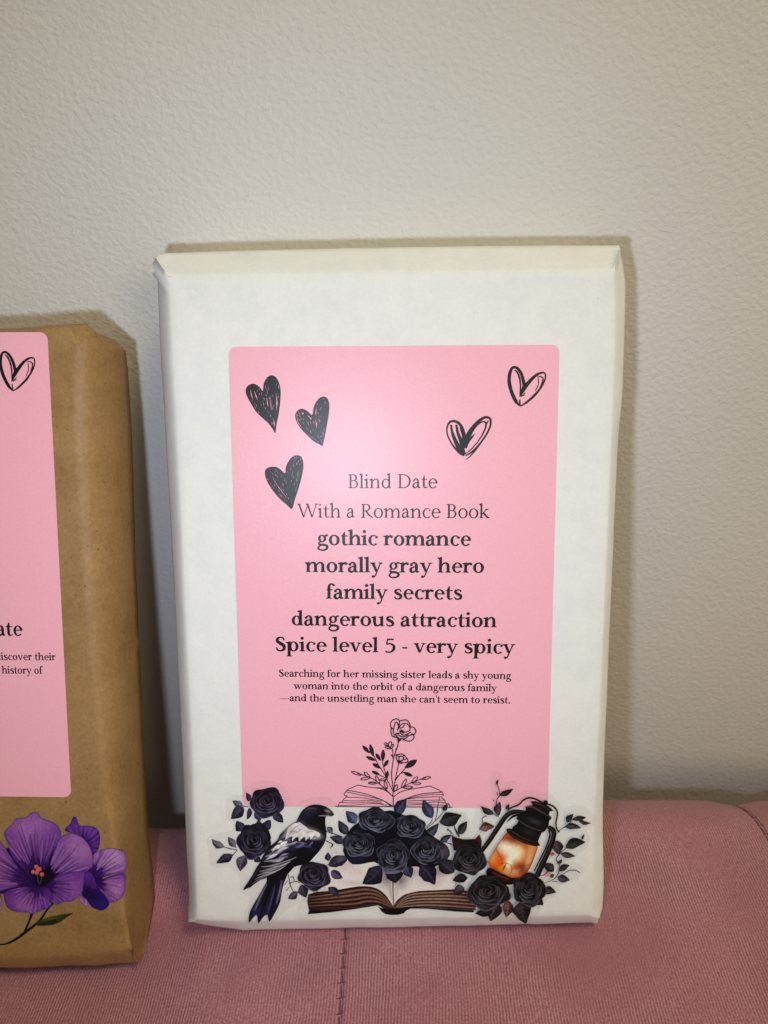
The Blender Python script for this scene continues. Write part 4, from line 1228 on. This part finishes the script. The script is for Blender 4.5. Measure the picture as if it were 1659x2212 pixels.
a.leaf((700, 1130), (492, 1318), 190, (34, 32, 52), seed=3); a.leaf((830, 1160), (850, 1310), 190, (26, 24, 40), seed=4); a.leaf((960, 1120), (1020, 1250), 120, (48, 46, 66), seed=6); a.leaf((1120, 1120), (1278, 1325), 190, (34, 32, 52), seed=5); a.leaf((330, 1040), (130, 1120), 110, (54, 50, 66), seed=8)
a.build('leaf_cluster', M_print, st2)
for k, (cx, cy, rx, ry, rot, sd) in enumerate(((632, 622, 205, 140, 8, 21), (1005, 690, 170, 132, 8, 22), (455, 880, 185, 160, 4, 23), (1195, 950, 175, 168, 0, 24), (828, 1010, 190, 190, 0, 25))):
    a = Art(C2, D2 + 0.034 + 0.004 * k)
    if k == 4: a.fill([(715, 1140), (760, 1150), (880, 1150), (918, 1145), (900, 1185), (850, 1200), (760, 1205), (730, 1180)], (92, 92, 112), blobs=[(820, 1190, 80, 12, 0, (140, 138, 150), .6)], smooth=2)
    a.rose(cx, cy, rx, ry, (30, 31, 42), (128, 132, 154), rot=rot, seed=sd, shade=0.62)
    a.build('rose', M_print, st2)

# ---- the lantern sticker
st3 = film([(540, 130), (600, 82), (660, 110), (670, 180), (760, 165), (805, 220), (820, 275), (930, 255), (1030, 285), (1090, 275), (1160, 350), (1225, 420), (1330, 400), (1460, 430), (1530, 510), (1510, 590), (1450, 640), (1480, 700), (1450, 790), (1370, 850), (1340, 930), (1420, 970), (1420, 1030), (1330, 1100), (1200, 1130), (1200, 1200), (1130, 1260), (1070, 1290), (980, 1420), (880, 1510), (780, 1440), (700, 1460), (540, 1490), (470, 1410), (300, 1350), (260, 1200), (160, 1060), (60, 960), (50, 840), (140, 790), (50, 740), (40, 560), (100, 460), (280, 460), (340, 540), (400, 500), (440, 380), (570, 420)], C3, 'w', white_book, FILM_D + 0.0065)
D3 = D2 + 0.062
DK = (40, 37, 42)
DKL = (44, 42, 45)
sprig('leaf_sprig', C3, D3, [[(620, 505), (600, 430), (602, 345), (630, 300), (622, 240), (605, 190)], [(605, 270), (608, 300)], [(565, 340), (580, 355)], [(575, 470), (610, 500)], [(205, 580), (225, 640), (255, 690)], [(470, 560), (470, 510), (510, 490)], [(155, 620), (180, 660)], [(130, 735), (185, 760)]],
      [((575, 475), (455, 402), 58), ((615, 490), (635, 358), 74, (58, 48, 58)), ((690, 432), (718, 380), 36), ((628, 300), (756, 240), 56, (34, 32, 34)), ((605, 205), (620, 150), 22), ((72, 555), (278, 488), 110, (36, 37, 40)), ((242, 662), (326, 550), 66, (48, 48, 50)), ((88, 735), (182, 668), 52, (56, 60, 70)), ((440, 612), (580, 590), 84, (84, 62, 60))], st3, color=DKL, scol=(50, 46, 48), sw=8)
sprig('leaf_sprig', C3, D3, [[(1155, 660), (1200, 615), (1245, 588), (1290, 548), (1320, 508)], [(1170, 935), (1158, 890), (1200, 832), (1250, 788)], [(1050, 1115), (1130, 1080), (1172, 1030), (1188, 960), (1160, 905)], [(1220, 1032), (1270, 1002), (1330, 998), (1378, 1020)], [(1000, 1050), (1060, 1035)], [(1120, 1100), (1165, 1105)], [(1405, 705), (1390, 712)]],
      [((1255, 552), (1315, 474), 58), ((1308, 525), (1436, 506), 48), ((1365, 532), (1478, 560), 36), ((1236, 590), (1388, 606), 60, (52, 52, 56)), ((1243, 785), (1428, 735), 98, (34, 38, 38)), ((1198, 842), (1334, 864), 54, (62, 60, 64)), ((1400, 712), (1416, 662), 24), ((1150, 720), (1180, 850), 110, (58, 50, 56)), ((1172, 932), (1210, 894), 32), ((1180, 1005), (1282, 948), 58), ((1168, 1060), (1282, 1088), 74, (52, 52, 60)), ((1135, 1005), (1032, 940), 84), ((1100, 845), (1140, 850), 40, (190, 88, 66)), ((1050, 1050), (1100, 1010), 50, (190, 112, 104)), ((1100, 1060), (1135, 1030), 36, (80, 50, 48)), ((1030, 1190), (1155, 1200), 78), ], st3, color=DKL, scol=(50, 46, 48), sw=8)
LN = Art(C3, D3 + 0.014)
tk = lambda p, w, hi=True: (LN.line(p, w, (24, 22, 22), step=0.001), LN.line([(x - 5, y - 3) for x, y in p], [v * .22 for v in w] if hasattr(w, '__len__') else w * .22, (74, 68, 62), step=0.001) if hi else None)
LN.line([(700, 442), (740, 412), (810, 382), (850, 342), (900, 322), (960, 332), (1030, 366)], [12, 16, 16], (44, 38, 38))
LN.line([(1060, 375), (1130, 402), (1166, 460), (1152, 560), (1165, 620), (1185, 640)], [16, 15, 12], (44, 38, 38))
# glass with the painted flame
LN.fill([(700, 640), (760, 690), (860, 742), (960, 772), (985, 772), (962, 850), (932, 930), (890, 1010), (830, 1062), (740, 1062), (640, 1012), (560, 982), (524, 930), (532, 890), (580, 800), (640, 715)], (204, 98, 28),
        blobs=[(760, 715, 140, 44, 22, (116, 54, 22), .9), (930, 800, 44, 100, 12, (214, 160, 118), .8), (600, 920, 80, 80, 0, (238, 104, 6), .95), (560, 860, 40, 60, 0, (226, 176, 136), .7), (840, 985, 100, 66, -20, (110, 42, 14), .9), (620, 1000, 90, 30, 20, (100, 40, 12), .7), (705, 795, 100, 52, 25, (255, 250, 232), 1.0), (800, 830, 52, 66, 20, (255, 222, 150), .85), (720, 920, 34, 80, 22, (255, 250, 226), 1.0), (760, 840, 60, 60, 0, (255, 250, 230), .9), (665, 985, 62, 26, 12, (232, 146, 18), .95), (760, 1010, 60, 40, 0, (232, 180, 150), .6), (900, 900, 30, 80, 14, (236, 196, 160), .6), (640, 700, 60, 30, -30, (190, 130, 90), .5)],
        strokes=[([(700, 650), (620, 750), (540, 890)], 7, (110, 70, 44), .5), ([(980, 780), (940, 900), (880, 1010)], 8, (120, 74, 46), .6), ([(690, 935), (655, 1000)], 8, (70, 32, 12), .9), ([(600, 960), (650, 930), (720, 935), (745, 990), (720, 1040)], 5, (110, 50, 16), .7), ([(600, 700), (600, 800), (640, 880), (660, 940)], 4, (60, 36, 24), .7), ([(740, 980), (840, 950), (940, 945)], 4, (120, 60, 40), .6)], smooth=2, res=3.4, grain=.10, seed=10)
LN.fill([(515, 975), (580, 985), (640, 1020), (740, 1062), (830, 1062), (780, 1110), (700, 1130), (600, 1080), (510, 1050)], (34, 20, 16), strokes=[([(560, 1010), (640, 1050), (720, 1080)], 9, (130, 60, 30), .8), ([(560, 1040), (640, 1080), (700, 1100)], 7, (120, 50, 30), .6)], smooth=2, seed=4)
tk([(850, 452), (760, 452), (690, 490), (610, 605), (530, 725), (455, 825), (400, 900)], [30, 40, 46, 46, 44, 40, 36])
LN.line([(830, 478), (760, 490), (700, 540)], [18, 22, 10], (24, 22, 22))
tk([(1080, 590), (1128, 625), (1130, 690), (1085, 810), (1030, 930), (975, 1050)], [36, 46, 44, 48, 52, 52])
LN.line([(1085, 620), (1095, 670), (1060, 780), (1000, 900), (950, 1000)], [14, 16, 14, 12, 10], (44, 32, 26))
LN.fill([(868, 402), (925, 393), (940, 385), (915, 356), (960, 352), (1045, 372), (1098, 410), (1128, 442), (1095, 447), (1085, 480), (1112, 500), (1106, 522), (1092, 530), (1080, 590), (1042, 638), (1022, 640), (1008, 670), (985, 725), (1006, 764), (962, 772), (860, 744), (760, 697), (702, 648), (690, 610), (712, 605), (745, 612), (748, 590), (790, 562), (805, 535), (782, 508), (830, 456), (872, 436)], (26, 25, 26),
        blobs=[(960, 540, 70, 26, 20, (70, 72, 80), .8), (900, 640, 60, 30, 22, (58, 58, 64), .7), (1000, 430, 50, 14, 22, (58, 50, 46), .7), (1060, 520, 30, 40, 0, (16, 15, 16), .8)],
        strokes=[([(872, 410), (930, 405), (1000, 440), (1105, 505)], 7, (92, 92, 96), .8), ([(875, 440), (960, 455), (1085, 530)], 6, (10, 9, 10), .9), ([(790, 515), (900, 588), (1030, 632)], 7, (96, 88, 84), .75), ([(800, 540), (900, 606), (1020, 650)], 5, (8, 8, 8), .9), ([(698, 616), (760, 640), (860, 700), (990, 738)], 7, (84, 68, 60), .8), ([(700, 640), (800, 704), (960, 765)], 6, (104, 72, 52), .6), ([(750, 600), (860, 660), (990, 700)], 5, (10, 9, 10), .8), ([(925, 366), (1000, 380), (1110, 440)], 6, (86, 80, 76), .7)], smooth=1, res=3.4, grain=.10, seed=11)
LN.poly([(1055 + 22 * math.cos(t * .5236), 362 + 20 * math.sin(t * .5236)) for t in range(12)], (26, 22, 22))
LN.build('lantern', M_print, st3)
a = Art(C3, D3 + 0.042)
a.fill([(180, 665), (230, 690), (300, 705), (400, 700), (440, 655), (462, 715), (455, 790), (330, 850), (200, 800)], (40, 28, 32), blobs=[(250, 740, 60, 40, 0, (66, 40, 42), .6), (440, 690, 26, 40, 0, (110, 60, 52), .6), (340, 740, 60, 30, 0, (20, 16, 18), .8)], smooth=1, seed=5)
a.leaf((205, 1010), (60, 890), 150, (40, 36, 48), seed=7); a.leaf((330, 1060), (190, 1085), 90, (34, 30, 34), seed=4); a.leaf((300, 1150), (200, 1200), 90, (58, 52, 60), seed=8)
a.leaf((610, 1290), (543, 1462), 140, (50, 40, 46), seed=1); a.leaf((705, 1270), (690, 1428), 100, (82, 56, 54), seed=2); a.leaf((840, 1270), (872, 1486), 165, (38, 32, 36), seed=3); a.leaf((930, 1240), (1034, 1312), 100, (34, 32, 36), seed=5); a.leaf((560, 1370), (400, 1390), 80, (26, 24, 28), seed=6)
a.build('leaf_cluster', M_print, st3)
for k, (cx, cy, rx, ry, rot, sd) in enumerate(((345, 890, 165, 152, 4, 31), (520, 1190, 215, 170, -6, 32), (895, 1165, 160, 155, 5, 33))):
    a = Art(C3, D3 + 0.054 + 0.004 * k); a.rose(cx, cy, rx, ry, (30, 28, 33), (112, 112, 122), rot=rot, seed=sd, shade=0.5); a.build('rose', M_print, st3)

# ------------------------------------------------------------------ the purple flowers on the brown book
st4 = plate('sticker', C5.uv(cat_closed([(40, 450), (150, 300), (400, 235), (660, 400), (800, 290), (1070, 420), (1080, 640), (1330, 650), (1350, 900), (1320, 1130), (1180, 1230), (1090, 1310), (900, 1270), (700, 1230), (820, 1310), (640, 1450), (420, 1480), (200, 1620), (0, 1680), (-300, 1680), (-420, 1300), (-420, 700), (-200, 540), (0, 540)], 3)), 'b', FILM_D, M_film2, brown_book, thick=0.003)
DF = FILM_D + 0.004
a = Art(C5, DF)
a.line([(565, 1212), (500, 1285), (430, 1390), (360, 1455), (270, 1522), (180, 1590), (80, 1640), (0, 1652), (-160, 1640)], [24, 18, 22, 26, 30, 26, 18, 14, 10], (36, 36, 18))
a.line([(340, 1325), (312, 1405), (265, 1512)], [30, 22, 22], (40, 40, 20))
a.build('stem', M_print, st4)
a = Art(C5, DF + 0.004)
a.fill([(378, 1446), (430, 1398), (520, 1360), (640, 1338), (720, 1325), (778, 1320), (700, 1368), (640, 1412), (560, 1442), (460, 1452)], (58, 66, 30), blobs=[(540, 1380, 120, 16, -14, (96, 104, 52), .7), (520, 1430, 120, 14, -10, (32, 40, 20), .7)], strokes=[([(385, 1446), (540, 1400), (770, 1322)], 5, (30, 36, 16), .7), ([(430, 1396), (600, 1342), (770, 1318)], 4, (150, 120, 60), .7)], smooth=2, grain=.12)
a.build('leaf', M_print, st4)
PB, PD, PL = (104, 58, 144), (32, 12, 74), (186, 146, 198)


def petal(a, out, c, n=7, base=PB, light=None, ang=None, seed=0, dark=PD):
    O = np.array(out, float); cen = O.mean(0); c = np.array(c, float); d = cen - c; Lp = np.linalg.norm(O - c, axis=1).max()
    a0 = math.atan2(d[1], d[0]); an = np.unwrap(np.arctan2((O - c)[:, 1], (O - c)[:, 0]) - a0)
    an = (an + math.pi) % (2 * math.pi) - math.pi
    far = np.linalg.norm(O - c, axis=1) > Lp * 0.45
    s0, s1 = an[far].min(), an[far].max(); r = random.Random(seed); S = []
    tip = cen + d * .45
    blobs = [(*(cen + d * .25), Lp * .28, Lp * .34, math.degrees(a0), light or PL, .85), (*(c + d * .28), Lp * .40, Lp * .24, math.degrees(a0), dark, .92), (*(tip), Lp * .12, Lp * .4, math.degrees(a0), light or PL, .3)]
    n = n + 3
    for k in range(n):
        t = s0 + (s1 - s0) * (k + .5) / n + r.uniform(-.03, .03); q = a0 + t; L1 = Lp * r.uniform(.62, .92)
        p = [c + np.array([math.cos(q + b), math.sin(q + b)]) * L1 * f for f, b in ((.18, -t * .35), (.45, -t * .15), (.75, 0), (1, r.uniform(-.04, .04)))]
        S.append((p, r.uniform(5, 12), dark if k % 3 == 0 else (84, 42, 126), r.uniform(.35, .7)))
        q2 = q + (s1 - s0) / n * .5
        S.append(([c + np.array([math.cos(q2), math.sin(q2)]) * L1 * f for f in (.45, .7, .98)], r.uniform(8, 18), light or PL, r.uniform(.3, .75)))
    E = cat_closed(out, 2); S.append((list(map(tuple, np.vstack([E, E[:1]])[::2])), 7, dark, .5))
    a.fill(out, base, blobs, S, smooth=3, res=5.0, grain=.10, seed=seed)


a = Art(C5, DF + 0.010)                                                # the back flower, half hidden
a.fill([(760, 470), (900, 500), (1000, 640), (1040, 720), (1080, 900), (1080, 1100), (960, 1180), (880, 1080), (860, 900), (860, 640)], (52, 24, 96), smooth=2)
petal(a, [(690, 455), (700, 420), (750, 370), (770, 315), (805, 311), (838, 390), (900, 400), (980, 408), (1032, 440), (1056, 500), (1054, 600), (1030, 660), (975, 690), (950, 620), (880, 540), (780, 480)], (860, 640), 7, (88, 46, 132), (126, 82, 160), seed=1)
petal(a, [(970, 740), (1000, 690), (1100, 645), (1190, 638), (1290, 664), (1322, 700), (1334, 780), (1326, 882), (1200, 912), (1080, 942), (1000, 965), (940, 880)], (950, 960), 8, PB, PL, seed=2)
petal(a, [(1000, 1020), (1100, 955), (1200, 922), (1312, 910), (1326, 1000), (1312, 1110), (1270, 1170), (1160, 1207), (1100, 1120), (1040, 1060)], (1000, 990), 8, PB, (178, 128, 186), seed=3)
petal(a, [(830, 1150), (885, 1120), (925, 1180), (922, 1252), (870, 1215)], (900, 1090), 3, (140, 96, 170), seed=4)
petal(a, [(880, 880), (950, 878), (990, 930), (1032, 1050), (1000, 1068), (890, 1062), (860, 980)], (930, 1120), 4, (84, 42, 128), (104, 60, 146), seed=5)
a.fill([(865, 1120), (895, 1070), (1010, 1062), (1080, 1100), (1152, 1200), (1140, 1252), (1080, 1290), (1000, 1270), (960, 1242), (918, 1180)], (54, 30, 112), blobs=[(940, 1110, 70, 60, 30, (32, 16, 54), .8), (1080, 1240, 60, 40, 0, (70, 40, 132), .5)], smooth=3)
a.build('flower', M_print, st4)
a = Art(C5, DF + 0.022)                                                # the front flower
cc = (415, 1000)
a.fill([(60, 640), (180, 620), (430, 560), (600, 580), (700, 640), (800, 860), (720, 960), (600, 1100), (540, 1180), (300, 1150), (60, 1120), (-40, 1060), (-40, 800)], (48, 22, 92), smooth=2)
petal(a, [(-80, 1110), (0, 1105), (20, 1150), (22, 1250), (0, 1302), (-90, 1300)], (-40, 1020), 4, PB, seed=6)
petal(a, [(-260, 640), (-120, 540), (0, 560), (60, 630), (110, 705), (200, 830), (300, 930), (380, 1005), (395, 1032), (280, 1028), (130, 1052), (0, 1092), (-150, 1110), (-280, 980)], cc, 10, PB, (160, 116, 180), seed=7)
petal(a, [(400, 1010), (300, 905), (180, 780), (112, 670), (92, 590), (54, 500), (60, 450), (130, 388), (180, 320), (280, 315), (330, 265), (400, 258), (442, 318), (520, 345), (600, 388), (642, 450), (646, 520), (602, 590), (540, 700), (482, 860), (440, 1000)], cc, 11, PB, (164, 118, 182), seed=8)
petal(a, [(440, 1012), (515, 900), (560, 700), (600, 592), (650, 520), (700, 488), (770, 474), (860, 510), (930, 580), (966, 650), (986, 740), (976, 830), (900, 882), (780, 882), (650, 912), (560, 955)], (450, 1010), 10, PB, (166, 124, 182), seed=9)
petal(a, [(450, 1040), (555, 950), (700, 896), (890, 878), (897, 950), (880, 1050), (850, 1120), (760, 1190), (680, 1196), (600, 1226), (570, 1180), (545, 1090)], (440, 1010), 9, (108, 62, 150), (146, 98, 172), seed=10)
petal(a, [(400, 1035), (500, 1045), (552, 1110), (562, 1200), (520, 1260), (430, 1290), (342, 1326), (280, 1300), (180, 1300), (90, 1260), (54, 1180), (55, 1100), (150, 1060), (270, 1038)], (410, 1000), 10, PB, (158, 112, 180), seed=11)
a.fill([(330, 872), (352, 838), (396, 880), (440, 872), (500, 850), (530, 800), (545, 880), (600, 930), (540, 975), (500, 1015), (430, 1034), (390, 1010), (352, 940)], (30, 14, 44), blobs=[(400, 960, 30, 50, 0, (54, 30, 80), .7)], smooth=2)
for p in ([(400, 880), (405, 950), (415, 1010)], [(450, 920), (440, 970), (420, 1020)]): a.line(p, [10, 10, 6], (92, 66, 110))
for (x, y) in ((390, 828), (425, 850), (358, 882), (396, 890), (450, 908), (408, 862)):
    a.fill([(x + 23 * math.cos(t * .785), y + 23 * math.sin(t * .785)) for t in range(8)], (184, 96, 94), blobs=[(x - 5, y - 6, 12, 12, 0, (216, 136, 124), .8)], smooth=2)
a.build('flower', M_print, st4)
